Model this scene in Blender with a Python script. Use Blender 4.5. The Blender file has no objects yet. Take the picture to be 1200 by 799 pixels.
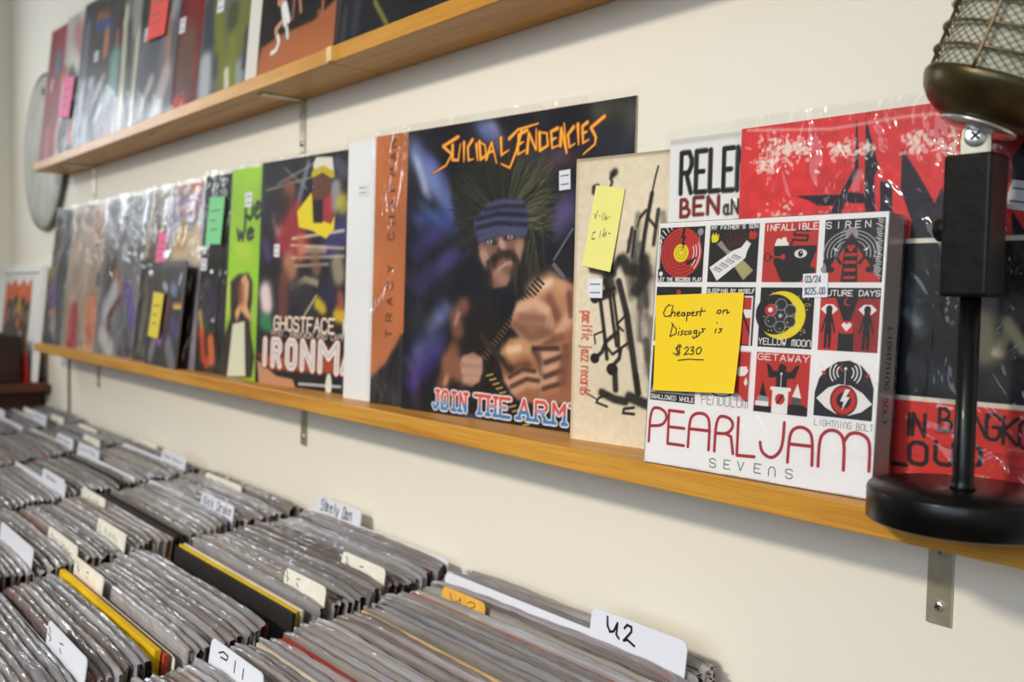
import bpy, math, random
import numpy as np
from mathutils import Vector, Matrix

# ---------------------------------------------------------------- camera, light, exposure
SC = bpy.context.scene
COL = SC.collection
PI = math.pi
SC.view_settings.view_transform = 'Standard'
SC.view_settings.look = 'None'
SC.view_settings.exposure = 0.0
SC.view_settings.gamma = 1.0
SC.view_settings.use_curve_mapping = False

cam_data = bpy.data.cameras.new('camera')
cam_data.sensor_width = 36.0
cam_data.lens = 1101.25 * 36.0 / 1200.0
cam_data.clip_start = 0.02
cam_data.dof.use_dof = True
cam_data.dof.focus_distance = 0.72
cam_data.dof.aperture_fstop = 6.3
cam = bpy.data.objects.new('camera', cam_data)
COL.objects.link(cam)
_R = ((0.6393308422858518, 0.768629528890701, 0.02155739825030591),
      (-0.04714414214243401, 0.011199972018460017, 0.9988253052903895),
      (-0.7674851815922684, 0.6395961287750613, -0.04339686730903531))
cam.matrix_world = Matrix(((_R[0][0], _R[1][0], -_R[2][0], 0.0),
                           (_R[0][1], _R[1][1], -_R[2][1], -0.6343),
                           (_R[0][2], _R[1][2], -_R[2][2], 0.1258),
                           (0, 0, 0, 1)))
SC.camera = cam

world = bpy.data.worlds.new('world')
SC.world = world
world.use_nodes = True
wb = world.node_tree.nodes['Background']
wb.inputs[0].default_value = (0.75, 0.85, 1.0, 1)
wb.inputs[1].default_value = 0.6


def area(name, loc, target, sx, sy, energy, color):
    l = bpy.data.lights.new(name, 'AREA')
    l.shape = 'RECTANGLE'; l.size = sx; l.size_y = sy
    l.energy = energy; l.color = color
    o = bpy.data.objects.new(name, l)
    COL.objects.link(o)
    o.location = loc
    d = Vector(target) - Vector(loc)
    o.rotation_euler = d.to_track_quat('-Z', 'Y').to_euler()
    return o




def spot(name, loc, target, energy, color, angle, radius):
    l = bpy.data.lights.new(name, 'SPOT')
    l.energy = energy; l.color = color; l.spot_size = math.radians(angle); l.spot_blend = 1.0; l.shadow_soft_size = radius
    o = bpy.data.objects.new(name, l)
    COL.objects.link(o)
    o.location = loc
    o.rotation_euler = (Vector(target) - Vector(loc)).to_track_quat('-Z', 'Y').to_euler()
    return o


# unseen warm key spot, daylight in the shop window opposite, small side light added for glints
spot('added_key_spot', (-.48, -2.2, 1.18), (-1.45, 0, -.80), 172, (1.0, 0.91, 0.76), 90, .10)  # added key without a fixture; its cone leaves the upper left wall dim
area('shop_window_daylight', (0.4, -3.14, 0.85), (0.4, 0, 0.85), 2.5, 1.3, 42, (0.72, 0.86, 1.0))
area('added_glint_light', (-3.03, -.58, 0.62), (0, -.58, 0.62), .36, .44, 5, (0.86, 0.93, 1.0))  # added light, small and bright so the crinkled sleeves catch glints

# ---------------------------------------------------------------- helpers


def tag(o, label=None, cat=None, group=None, kind=None):
    if label: o['label'] = label
    if cat: o['category'] = cat
    if group: o['group'] = group
    if kind: o['kind'] = kind
    return o


def srgb(c):
    c = np.asarray(c, float)
    return np.where(c <= .04045, c / 12.92, ((c + .055) / 1.055) ** 2.4)


def C8(r, g, b):
    return (r / 255., g / 255., b / 255.)


class MB:
    """collects shapes; build() links them as ONE mesh object"""
    def __init__(s):
        s.v = []; s.f = []

    def add(s, vs, fs):
        n = len(s.v)
        s.v += [tuple(v) for v in vs]
        s.f += [tuple(i + n for i in f) for f in fs]
        return s

    def box(s, x0, x1, y0, y1, z0, z1, M=None):
        vs = [(x, y, z) for z in (z0, z1) for y in (y0, y1) for x in (x0, x1)]
        if M is not None: vs = [M @ Vector(v) for v in vs]
        return s.add(vs, [(0, 2, 3, 1), (4, 5, 7, 6), (0, 1, 5, 4), (2, 6, 7, 3), (0, 4, 6, 2), (1, 3, 7, 5)])

    def prism(s, poly, y0, y1, M=None):
        """polygon in x,z extruded along y"""
        n = len(poly)
        vs = [(x, y0, z) for x, z in poly] + [(x, y1, z) for x, z in poly]
        if M is not None: vs = [M @ Vector(v) for v in vs]
        fs = [tuple(range(n)), tuple(range(2 * n - 1, n - 1, -1))]
        fs += [(i, i + n, (i + 1) % n + n, (i + 1) % n) for i in range(n)]
        return s.add(vs, fs)

    def lathe(s, prof, n=48, M=None, cap=True):
        vs = []
        for r, z in prof:
            for k in range(n):
                a = 2 * PI * k / n
                vs.append((r * math.cos(a), r * math.sin(a), z))
        if M is not None: vs = [M @ Vector(v) for v in vs]
        fs = []
        for i in range(len(prof) - 1):
            for k in range(n):
                k2 = (k + 1) % n
                fs.append((i * n + k, i * n + k2, (i + 1) * n + k2, (i + 1) * n + k))
        if cap:
            fs.append(tuple(range(n - 1, -1, -1)))
            m = (len(prof) - 1) * n
            fs.append(tuple(range(m, m + n)))
        return s.add(vs, fs)

    def tube(s, pts, r, n=8, closed=False):
        pts = [Vector(p) for p in pts]
        m = len(pts)
        vs = []
        ref = Vector((0.123, 0.456, 0.88)).normalized()
        for i, p in enumerate(pts):
            if closed:
                d = pts[(i + 1) % m] - pts[i - 1]
            else:
                d = pts[min(i + 1, m - 1)] - pts[max(i - 1, 0)]
            d.normalize()
            a = d.cross(ref).normalized(); b = d.cross(a)
            for k in range(n):
                t = 2 * PI * k / n
                vs.append(p + (a * math.cos(t) + b * math.sin(t)) * r)
        fs = []
        for i in range(m if closed else m - 1):
            j = (i + 1) % m
            for k in range(n):
                k2 = (k + 1) % n
                fs.append((i * n + k, j * n + k, j * n + k2, i * n + k2))
        if not closed:
            fs.append(tuple(range(n - 1, -1, -1))[::-1]); fs.append(tuple(range((m - 1) * n, m * n))[::-1])
        return s.add(vs, fs)

    def mesh(s, name, mat=None, smooth=False):
        me = bpy.data.meshes.new(name)
        me.from_pydata(s.v, [], s.f)
        if mat: me.materials.append(mat)
        if smooth: me.polygons.foreach_set('use_smooth', [True] * len(me.polygons))
        me.update()
        return me

    def build(s, name, mat, parent=None, smooth=False, bevel=0, M=None, seg=2):
        o = bpy.data.objects.new(name, s.mesh(name, mat, smooth))
        COL.objects.link(o)
        if parent: o.parent = parent
        if M is not None: o.matrix_local = M
        if bevel:
            b = o.modifiers.new('bevel', 'BEVEL'); b.width = bevel; b.segments = seg; b.limit_method = 'ANGLE'
        return o


def empty(name, M):
    o = bpy.data.objects.new(name, None)
    o.empty_display_size = 0.02
    COL.objects.link(o)
    o.matrix_world = M
    return o


# ---------------------------------------------------------------- materials


def mat_new(name):
    m = bpy.data.materials.new(name); m.use_nodes = True
    return m, m.node_tree.nodes, m.node_tree.links, m.node_tree.nodes['Principled BSDF']


def plain(name, col, rough=.5, metal=0., coat=0., bump=0, bscale=200, var=0.0, vscale=20):
    m, N, L, P = mat_new(name)
    c = tuple(srgb(col)) + (1,)
    P.inputs['Base Color'].default_value = c
    P.inputs['Roughness'].default_value = rough
    P.inputs['Metallic'].default_value = metal
    P.inputs['Coat Weight'].default_value = coat
    tc = N.new('ShaderNodeTexCoord')
    if var:
        nz = N.new('ShaderNodeTexNoise'); nz.inputs['Scale'].default_value = vscale; nz.inputs['Detail'].default_value = 5
        L.new(tc.outputs['Object'], nz.inputs['Vector'])
        r = N.new('ShaderNodeValToRGB')
        r.color_ramp.elements[0].position = .3; r.color_ramp.elements[1].position = .7
        r.color_ramp.elements[0].color = tuple(srgb([max(0, x * (1 - var)) for x in col])) + (1,)
        r.color_ramp.elements[1].color = tuple(srgb([min(1, x * (1 + var)) for x in col])) + (1,)
        L.new(nz.outputs['Fac'], r.inputs['Fac']); L.new(r.outputs['Color'], P.inputs['Base Color'])
    if bump:
        nz = N.new('ShaderNodeTexNoise'); nz.inputs['Scale'].default_value = bscale; nz.inputs['Detail'].default_value = 4
        L.new(tc.outputs['Object'], nz.inputs['Vector'])
        b = N.new('ShaderNodeBump'); b.inputs['Strength'].default_value = bump; b.inputs['Distance'].default_value = .002
        L.new(nz.outputs['Fac'], b.inputs['Height']); L.new(b.outputs['Normal'], P.inputs['Normal'])
    return m


def wood(name, c0, c1, c2, rough=.5, stretch=(1.2, 22, 22), knots=True):
    m, N, L, P = mat_new(name)
    tc = N.new('ShaderNodeTexCoord')
    mp = N.new('ShaderNodeMapping'); mp.inputs['Scale'].default_value = stretch
    L.new(tc.outputs['Object'], mp.inputs['Vector'])
    n1 = N.new('ShaderNodeTexNoise'); n1.inputs['Scale'].default_value = 3.0; n1.inputs['Detail'].default_value = 6
    n1.inputs['Distortion'].default_value = .6
    L.new(mp.outputs['Vector'], n1.inputs['Vector'])
    mp2 = N.new('ShaderNodeMapping'); mp2.inputs['Scale'].default_value = (stretch[0] * 4, stretch[1] * 14, stretch[2] * 14)
    L.new(tc.outputs['Object'], mp2.inputs['Vector'])
    n2 = N.new('ShaderNodeTexNoise'); n2.inputs['Scale'].default_value = 3.0; n2.inputs['Detail'].default_value = 3
    L.new(mp2.outputs['Vector'], n2.inputs['Vector'])
    r = N.new('ShaderNodeValToRGB')
    e = r.color_ramp.elements
    e[0].position = .30; e[0].color = tuple(srgb(c0)) + (1,)
    e[1].position = .72; e[1].color = tuple(srgb(c2)) + (1,)
    k = e.new(.5); k.color = tuple(srgb(c1)) + (1,)
    L.new(n1.outputs['Fac'], r.inputs['Fac'])
    mx = N.new('ShaderNodeMix'); mx.data_type = 'RGBA'; mx.blend_type = 'MULTIPLY'
    mx.inputs[0].default_value = .35
    r2 = N.new('ShaderNodeValToRGB'); r2.color_ramp.elements[0].position = .35; r2.color_ramp.elements[1].position = .6
    r2.color_ramp.elements[0].color = (.45, .38, .3, 1)
    L.new(n2.outputs['Fac'], r2.inputs['Fac'])
    L.new(r.outputs['Color'], mx.inputs[6]); L.new(r2.outputs['Color'], mx.inputs[7])
    last = mx.outputs[2]
    if knots:
        vo = N.new('ShaderNodeTexVoronoi'); vo.inputs['Scale'].default_value = 1.0
        mp3 = N.new('ShaderNodeMapping'); mp3.inputs['Scale'].default_value = (4.2, 14, 14)
        L.new(tc.outputs['Object'], mp3.inputs['Vector']); L.new(mp3.outputs['Vector'], vo.inputs['Vector'])
        r3 = N.new('ShaderNodeValToRGB'); r3.color_ramp.elements[0].position = .03; r3.color_ramp.elements[1].position = .12
        r3.color_ramp.elements[0].color = (.25, .12, .04, 1); r3.color_ramp.elements[1].color = (1, 1, 1, 1)
        L.new(vo.outputs['Distance'], r3.inputs['Fac'])
        m3 = N.new('ShaderNodeMix'); m3.data_type = 'RGBA'; m3.blend_type = 'MULTIPLY'; m3.inputs[0].default_value = .7
        L.new(last, m3.inputs[6]); L.new(r3.outputs['Color'], m3.inputs[7]); last = m3.outputs[2]
    L.new(last, P.inputs['Base Color'])
    P.inputs['Roughness'].default_value = rough
    b = N.new('ShaderNodeBump'); b.inputs['Strength'].default_value = .15; b.inputs['Distance'].default_value = .001
    L.new(n2.outputs['Fac'], b.inputs['Height']); L.new(b.outputs['Normal'], P.inputs['Normal'])
    return m


def art_mat(name, rough=.42, spec=.4):
    m, N, L, P = mat_new(name)
    a = N.new('ShaderNodeAttribute'); a.attribute_name = 'ink'
    L.new(a.outputs['Color'], P.inputs['Base Color'])
    P.inputs['Roughness'].default_value = rough
    P.inputs['Specular IOR Level'].default_value = spec
    return m


def object_color_mat(name, rough=.6):
    m, N, L, P = mat_new(name)
    oi = N.new('ShaderNodeObjectInfo')
    tc = N.new('ShaderNodeTexCoord')
    nz = N.new('ShaderNodeTexNoise'); nz.inputs['Scale'].default_value = 14; nz.inputs['Detail'].default_value = 4
    mp = N.new('ShaderNodeMapping'); mp.inputs['Scale'].default_value = (1, 1, .35)
    L.new(tc.outputs['Object'], mp.inputs['Vector']); L.new(mp.outputs['Vector'], nz.inputs['Vector'])
    r = N.new('ShaderNodeValToRGB'); r.color_ramp.elements[0].position = .38; r.color_ramp.elements[1].position = .62
    r.color_ramp.elements[0].color = (.74, .72, .7, 1); r.color_ramp.elements[1].color = (1.0, .98, .95, 1)
    L.new(nz.outputs['Fac'], r.inputs['Fac'])
    mx = N.new('ShaderNodeMix'); mx.data_type = 'RGBA'; mx.blend_type = 'MULTIPLY'; mx.inputs[0].default_value = .8
    L.new(oi.outputs['Color'], mx.inputs[6]); L.new(r.outputs['Color'], mx.inputs[7])
    L.new(mx.outputs[2], P.inputs['Base Color'])
    P.inputs['Roughness'].default_value = rough
    return m


def film(name, clear=.8, tint=(.9, .9, .92), rough=.08, gloss=1.0, bump=.5, scale=(14, 14, 5), milk=.1):
    """clear plastic: see-through, a little milky, with a wrinkled glossy skin"""
    m, N, L, P = mat_new(name)
    N.remove(P)
    out = N['Material Output']
    tc = N.new('ShaderNodeTexCoord')
    mp = N.new('ShaderNodeMapping'); mp.inputs['Scale'].default_value = scale
    L.new(tc.outputs['Object'], mp.inputs['Vector'])
    nz = N.new('ShaderNodeTexNoise'); nz.inputs['Scale'].default_value = 1.0; nz.inputs['Detail'].default_value = 3
    nz.inputs['Distortion'].default_value = 1.2
    L.new(mp.outputs['Vector'], nz.inputs['Vector'])
    b = N.new('ShaderNodeBump'); b.inputs['Strength'].default_value = bump; b.inputs['Distance'].default_value = .012
    L.new(nz.outputs['Fac'], b.inputs['Height'])
    tr = N.new('ShaderNodeBsdfTransparent'); tr.inputs[0].default_value = (.97, .97, .97, 1)
    df = N.new('ShaderNodeBsdfDiffuse'); df.inputs[0].default_value = tuple(tint) + (1,)
    tl = N.new('ShaderNodeBsdfTranslucent'); tl.inputs[0].default_value = tuple(tint) + (1,)
    mk = N.new('ShaderNodeMixShader'); mk.inputs[0].default_value = .5
    L.new(df.outputs[0], mk.inputs[1]); L.new(tl.outputs[0], mk.inputs[2])
    m1 = N.new('ShaderNodeMixShader'); m1.inputs[0].default_value = milk
    L.new(tr.outputs[0], m1.inputs[1]); L.new(mk.outputs[0], m1.inputs[2])
    gl = N.new('ShaderNodeBsdfGlossy'); gl.inputs['Roughness'].default_value = rough
    L.new(b.outputs['Normal'], gl.inputs['Normal'])
    fr = N.new('ShaderNodeFresnel'); fr.inputs['IOR'].default_value = 1.5
    L.new(b.outputs['Normal'], fr.inputs['Normal'])
    mu = N.new('ShaderNodeMath'); mu.operation = 'MULTIPLY'; mu.inputs[1].default_value = gloss; mu.use_clamp = True
    L.new(fr.outputs[0], mu.inputs[0])
    m2 = N.new('ShaderNodeMixShader')
    L.new(mu.outputs[0], m2.inputs[0]); L.new(m1.outputs[0], m2.inputs[1]); L.new(gl.outputs[0], m2.inputs[2])
    L.new(m2.outputs[0], out.inputs['Surface'])
    return m


def bin_film(name):
    """old cloudy sleeve seen edge on: streaked along its fold, half clear, with a sparkling skin"""
    m, N, L, P = mat_new(name)
    N.remove(P)
    out = N['Material Output']
    tc = N.new('ShaderNodeTexCoord'); oi = N.new('ShaderNodeObjectInfo')

    def noise(scale, detail=3, dist=0):
        mp = N.new('ShaderNodeMapping'); mp.inputs['Scale'].default_value = scale
        L.new(tc.outputs['Object'], mp.inputs['Vector'])
        ad = N.new('ShaderNodeVectorMath'); ad.operation = 'ADD'
        cx = N.new('ShaderNodeCombineXYZ')
        mu = N.new('ShaderNodeMath'); mu.operation = 'MULTIPLY'; mu.inputs[1].default_value = 40
        L.new(oi.outputs['Random'], mu.inputs[0]); L.new(mu.outputs[0], cx.inputs[0]); L.new(mu.outputs[0], cx.inputs[1])
        L.new(mp.outputs['Vector'], ad.inputs[0]); L.new(cx.outputs[0], ad.inputs[1])
        z = N.new('ShaderNodeTexNoise'); z.inputs['Scale'].default_value = 1; z.inputs['Detail'].default_value = detail; z.inputs['Distortion'].default_value = dist
        L.new(ad.outputs[0], z.inputs['Vector'])
        return z.outputs['Fac']
    streak = noise((3, 520, 260), 3)
    r = N.new('ShaderNodeValToRGB'); r.color_ramp.elements[0].position = .34; r.color_ramp.elements[1].position = .66
    r.color_ramp.elements[0].color = (.84, .82, .80, 1); r.color_ramp.elements[1].color = (1.22, 1.21, 1.20, 1)
    L.new(streak, r.inputs['Fac'])
    mx = N.new('ShaderNodeMix'); mx.data_type = 'RGBA'; mx.blend_type = 'MULTIPLY'; mx.inputs[0].default_value = .85
    L.new(oi.outputs['Color'], mx.inputs[6]); L.new(r.outputs['Color'], mx.inputs[7])
    df = N.new('ShaderNodeBsdfDiffuse'); tl = N.new('ShaderNodeBsdfTranslucent')
    L.new(mx.outputs[2], df.inputs[0]); L.new(mx.outputs[2], tl.inputs[0])
    mk = N.new('ShaderNodeMixShader'); mk.inputs[0].default_value = .4
    L.new(df.outputs[0], mk.inputs[1]); L.new(tl.outputs[0], mk.inputs[2])
    tr = N.new('ShaderNodeBsdfTransparent'); tr.inputs[0].default_value = (.96, .95, .94, 1)
    cl = noise((7, 60, 30), 2)
    rr = N.new('ShaderNodeMapRange'); rr.inputs[1].default_value = .3; rr.inputs[2].default_value = .7; rr.inputs[3].default_value = .36; rr.inputs[4].default_value = .80
    L.new(cl, rr.inputs[0])
    m1 = N.new('ShaderNodeMixShader')
    L.new(rr.outputs[0], m1.inputs[0]); L.new(tr.outputs[0], m1.inputs[1]); L.new(mk.outputs[0], m1.inputs[2])
    wr = noise((34, 200, 120), 1, .6)
    b = N.new('ShaderNodeBump'); b.inputs['Strength'].default_value = .8; b.inputs['Distance'].default_value = .004
    L.new(wr, b.inputs['Height'])
    gl = N.new('ShaderNodeBsdfGlossy'); gl.inputs['Roughness'].default_value = .10
    L.new(b.outputs['Normal'], gl.inputs['Normal'])
    fr = N.new('ShaderNodeFresnel'); fr.inputs['IOR'].default_value = 1.5
    L.new(b.outputs['Normal'], fr.inputs['Normal'])
    m2 = N.new('ShaderNodeMixShader')
    L.new(fr.outputs[0], m2.inputs[0]); L.new(m1.outputs[0], m2.inputs[1]); L.new(gl.outputs[0], m2.inputs[2])
    L.new(m2.outputs[0], out.inputs['Surface'])
    return m


M_WALL = plain('wall_paint', C8(238, 231, 216), .75, bump=.12, bscale=160)
M_WALL_FAR = plain('brown_wall_paint', C8(112, 100, 90), .8, bump=.1)
M_FLOOR = wood('floor_boards', C8(96, 70, 50), C8(120, 90, 66), C8(140, 108, 80), .5)
M_CEIL = plain('ceiling_paint', C8(240, 240, 238), .8, bump=.05)
M_PINE = wood('oiled_pine', C8(186, 124, 38), C8(206, 146, 52), C8(220, 162, 68), .42)
M_PINE_PALE = wood('pale_pine', C8(226, 190, 128), C8(236, 204, 146), C8(240, 212, 160), .5, knots=False)
M_BIN = wood('bin_wood', C8(70, 46, 30), C8(92, 62, 40), C8(110, 76, 50), .5)
M_BROWN = plain('brown_lacquer', C8(72, 34, 22), .5, var=.2, vscale=9)
M_DARKBROWN = plain('dark_brown_wood', C8(44, 22, 16), .5, var=.25, vscale=9)
M_STEEL = plain('zinc_steel', C8(196, 188, 164), .45, .8, var=.08, vscale=60)
M_CHROME = plain('chrome', C8(214, 214, 210), .30, .85)
M_SLOT = plain('screw_slot_black', C8(18, 18, 18), .6)
M_BLACK = plain('black_enamel', C8(8, 8, 8), .34, coat=.1)
M_BLACKWORN = plain('worn_black_enamel', C8(15, 13, 11), .42, bump=.10, bscale=300, var=.6, vscale=130)
M_BRONZE = plain('dark_bronze', C8(78, 68, 44), .34, .75, var=.25, vscale=40)
M_BRASSWIRE = plain('old_brass_wire', C8(120, 104, 80), .4, .9)
M_GRILLE = plain('grille_wire', C8(104, 96, 74), .36, .9)
M_CARD_EDGE = plain('card_edge', C8(205, 196, 180), .8)
M_CARD_BACK = plain('card_back', C8(60, 56, 54), .7)
M_WHITE_PLASTIC = plain('white_plastic_card', C8(228, 230, 240), .38)
M_CREAM_CARD = plain('cream_card', C8(234, 229, 216), .6, var=.04, vscale=60)
M_ORANGE_CARD = plain('orange_card', C8(226, 172, 70), .6, var=.06, vscale=60)
M_INK = plain('black_marker_ink', C8(16, 16, 22), .5)
M_PENCIL = plain('grey_pen_ink', C8(110, 112, 100), .6)
M_STICKER = plain('white_sticker_paper', C8(226, 226, 232), .6)
M_STICKER_INK = plain('sticker_print', C8(120, 120, 130), .7)
M_PINK = plain('pink_note_paper', C8(236, 96, 150), .6)
M_CORAL = plain('coral_note_paper', C8(232, 84, 76), .6)
M_MINT = plain('mint_note_paper', C8(122, 208, 140), .6)
M_YELLOW = plain('yellow_note_paper', C8(242, 204, 6), .6)
M_YELLOW2 = plain('yellow_tag_paper', C8(226, 200, 50), .6)
M_PALEYELLOW = plain('pale_yellow_note_paper', C8(238, 230, 132), .6)
M_ART = art_mat('printed_card')
M_ARTSOFT = art_mat('uncoated_printed_card', .7, .2)
M_FILM = film('clear_record_sleeve', gloss=.30, milk=.008, bump=.35, scale=(11, 11, 4))
M_FILM_CRINKLE = film('crinkled_record_sleeve', gloss=.75, milk=.010, bump=1.0, scale=(22, 20, 12), rough=.06)
M_WRAP = film('shrink_wrap', gloss=.9, milk=.02, bump=.35, scale=(18, 18, 22), rough=.1)
M_BINFILM = bin_film('bin_record_sleeve')
M_CARD = object_color_mat('record_card')
for m_ in (M_BLACK, M_BLACKWORN): m_.node_tree.nodes['Principled BSDF'].inputs['Specular IOR Level'].default_value = .22
M_SKIN = plain('drum_skin', C8(178, 176, 164), .6, var=.08, vscale=14)
M_HOOP = plain('drum_hoop_metal', C8(120, 122, 124), .35, .8)
M_FRAME = plain('white_frame', C8(238, 238, 236), .45)
M_GLASS = film('window_glass', gloss=1.0, milk=.0, bump=.0)
M_RED = plain('red_card', C8(176, 28, 28), .5)
M_GREENISH = plain('pale_green_cover', C8(158, 166, 128), .6)
M_CABLE = plain('grey_cable', C8(120, 116, 100), .6)
M_LAMP = None


# ---------------------------------------------------------------- painted covers: a small raster painter, baked into a fine mesh
class Cv:
    def __init__(s, n, bg, m=None):
        s.w = n; s.h = m or n
        s.a = np.empty((s.h, s.w, 3)); s.a[:] = bg
        s.X, s.Y = np.meshgrid(np.linspace(0, 1, s.w), np.linspace(0, 1, s.h))
        s.px = 1.0 / s.w
        s.T = None; s.ay = s.h / s.w

    def tf(s, P):
        P = np.asarray(P, float)
        if s.T is None: return P
        x0, y0, sx, sy = s.T
        return np.stack([x0 + P[:, 0] * sx, y0 + P[:, 1] * sy], 1)

    def k(s):
        return 1.0 if s.T is None else s.T[2]

    def win(s, P, pad):
        x0 = max(0, int((P[:, 0].min() - pad) * (s.w - 1))); x1 = min(s.w, int((P[:, 0].max() + pad) * (s.w - 1)) + 2)
        y0 = max(0, int((P[:, 1].min() - pad) * (s.h - 1))); y1 = min(s.h, int((P[:, 1].max() + pad) * (s.h - 1)) + 2)
        if x1 <= x0 or y1 <= y0: return None
        return slice(y0, y1), slice(x0, x1)

    def put(s, W, cov, col):
        cov = cov[..., None]
        s.a[W] = s.a[W] * (1 - cov) + np.asarray(col) * cov

    def poly(s, P, col, al=1.0, soft=0.0):
        P = s.tf(P); W = s.win(P, soft + 2 * s.px)
        if W is None: return s
        X, Y = s.X[W], s.Y[W]
        ins = np.zeros(X.shape, bool); d = np.full(X.shape, 9.)
        n = len(P)
        for i in range(n):
            a, b = P[i], P[(i + 1) % n]
            if a[1] != b[1]:
                c = ((a[1] > Y) != (b[1] > Y)) & (X < (b[0] - a[0]) * (Y - a[1]) / (b[1] - a[1]) + a[0])
                ins ^= c
            d = np.minimum(d, s.seg(X, Y, a, b)[0])
        sd = np.where(ins, d, -d)
        wd = max(soft, s.px * .8)
        s.put(W, np.clip(sd / wd + .5, 0, 1) * al, col)
        return s

    def seg(s, X, Y, a, b):
        dx, dy = b[0] - a[0], b[1] - a[1]
        L = dx * dx + dy * dy + 1e-12
        t = np.clip(((X - a[0]) * dx + (Y - a[1]) * dy) / L, 0, 1)
        return np.hypot(X - a[0] - t * dx, (Y - a[1] - t * dy)), t

    def line(s, P, w, col, al=1.0, soft=0.0, w1=None, close=False):
        P = s.tf(P); w = w * s.k(); w1 = w if w1 is None else w1 * s.k(); soft = soft * s.k()
        if close: P = np.vstack([P, P[:1]])
        W = s.win(P, max(w, w1) + soft * 2 + 2 * s.px)
        if W is None: return s
        X, Y = s.X[W], s.Y[W]
        cov = np.zeros(X.shape); n = len(P) - 1
        for i in range(max(n, 1)):
            d, t = s.seg(X, Y, P[i], P[min(i + 1, n)])
            ww = w + (w1 - w) * (i + t) / max(n, 1)
            if soft > 0:
                c = np.exp(-np.maximum(d - ww * .22, 0) ** 2 / (2 * (soft * .78) ** 2))
            else:
                c = np.clip((ww / 2 - d) / s.px + .5, 0, 1)
            cov = np.maximum(cov, c)
        s.put(W, cov * al, col)
        return s

    def ell(s, c, rx, ry, col, al=1.0, rot=0.0, ring=0.0, soft=0.0, a0=None, a1=None):
        c = s.tf([c])[0]; k = s.k(); rx *= k; ry *= k; ring *= k; soft *= k
        r = max(rx, ry)
        W = s.win(np.array([[c[0] - r, c[1] - r], [c[0] + r, c[1] + r]]), ring + soft * 2 + 2 * s.px)
        if W is None: return s
        X, Y = s.X[W] - c[0], s.Y[W] - c[1]
        cs, sn = math.cos(rot), math.sin(rot)
        x, y = X * cs + Y * sn, -X * sn + Y * cs
        q = np.hypot(x / rx, y / ry)
        d = (q - 1) * min(rx, ry)
        wd = max(soft, s.px)
        if ring: cov = np.clip((ring / 2 - np.abs(d)) / wd + .5, 0, 1)
        else: cov = np.clip(-d / wd + .5, 0, 1)
        if a0 is not None:
            an = np.degrees(np.arctan2(y, x)) % 360
            cov = cov * (((an - a0) % 360) < ((a1 - a0) % 360))
        s.put(W, cov * al, col)
        return s

    def rect(s, x0, y0, x1, y1, col, al=1.0):
        return s.poly([(x0, y0), (x1, y0), (x1, y1), (x0, y1)], col, al)

    def noise(s, n, amp, seed, m=None, col=None, thr=None):
        """low-frequency mottling of the print"""
        r = np.random.RandomState(seed); m = m or n
        g = r.rand(m + 2, n + 2)
        x = s.X * n; y = s.Y * m
        i = np.minimum(x.astype(int), n); j = np.minimum(y.astype(int), m)
        fx = x - i; fy = y - j
        fx = fx * fx * (3 - 2 * fx); fy = fy * fy * (3 - 2 * fy)
        v = (g[j, i] * (1 - fx) + g[j, i + 1] * fx) * (1 - fy) + (g[j + 1, i] * (1 - fx) + g[j + 1, i + 1] * fx) * fy
        if col is not None:
            cov = np.clip((v - thr) * 6, 0, 1) * amp
            s.a = s.a * (1 - cov[..., None]) + np.asarray(col) * cov[..., None]
        else:
            s.a = np.clip(s.a * (1 + (v[..., None] - .5) * amp), 0, 1)
        return s

    def smear(s, n, dx, dy):
        """drag the paint along a direction"""
        acc = np.zeros_like(s.a)
        for k in range(-n, n + 1): acc += np.roll(np.roll(s.a, int(round(k * dy)), 0), int(round(k * dx)), 1)
        s.a = acc / (2 * n + 1)
        return s

    def text(s, t, x, y, w, h, lw, col, al=1.0, gap=.28, slant=0.0, up=(0, 1), font=None):
        """single-stroke lettering fitted into the box x,y,w,h; up=(dx,dy) per unit of height keeps a baseline that runs uphill"""
        for P in lay(t, x, y, w, h, gap, slant, font):
            s.line(P, lw, col, al)
        return s


FONT = {
 'A': '00 26 40;12 32', 'B': '00 06 26 35 34 23 03;23 33 42 41 30 00', 'C': '45 36 16 05 01 10 30 41', 'D': '00 06 26 45 41 20 00',
 'E': '40 00 06 46;03 33', 'F': '00 06 46;03 33', 'G': '45 36 16 05 01 10 30 41 43 23', 'H': '00 06;40 46;03 43', 'I': '20 26',
 'J': '36 31 20 10 01', 'K': '00 06;46 03 40', 'L': '06 00 40', 'M': '00 06 23 46 40', 'N': '00 06 40 46', 'O': '10 01 05 16 36 45 41 30 10',
 'P': '00 06 36 45 44 33 03', 'Q': '10 01 05 16 36 45 41 30 10;22 40', 'R': '00 06 36 45 44 33 03;23 40', 'S': '45 36 16 05 04 13 33 42 41 30 10 01',
 'T': '06 46;26 20', 'U': '06 01 10 30 41 46', 'V': '06 20 46', 'W': '06 10 23 30 46', 'X': '00 46;06 40', 'Y': '06 23 46;23 20', 'Z': '06 46 00 40',
 "'": '26 25', '.': '20 21', ' ': '', '-': '13 33', '/': '00 46', '$': '45 36 16 05 04 13 33 42 41 30 10 01;20 26',
 '0': '10 01 05 16 36 45 41 30 10', '1': '15 26 20', '2': '05 16 36 45 44 00 40', '3': '05 16 36 45 34 23 34 42 41 30 10 01', '4': '30 36 01 41',
 '5': '46 06 03 33 42 41 30 00', '6': '36 05 01 10 30 41 42 33 03', '7': '06 46 10', '8': '13 04 05 16 36 45 44 33 13 02 01 10 30 41 42 33', '9': '10 30 41 45 36 16 05 04 13 43',
}
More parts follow.
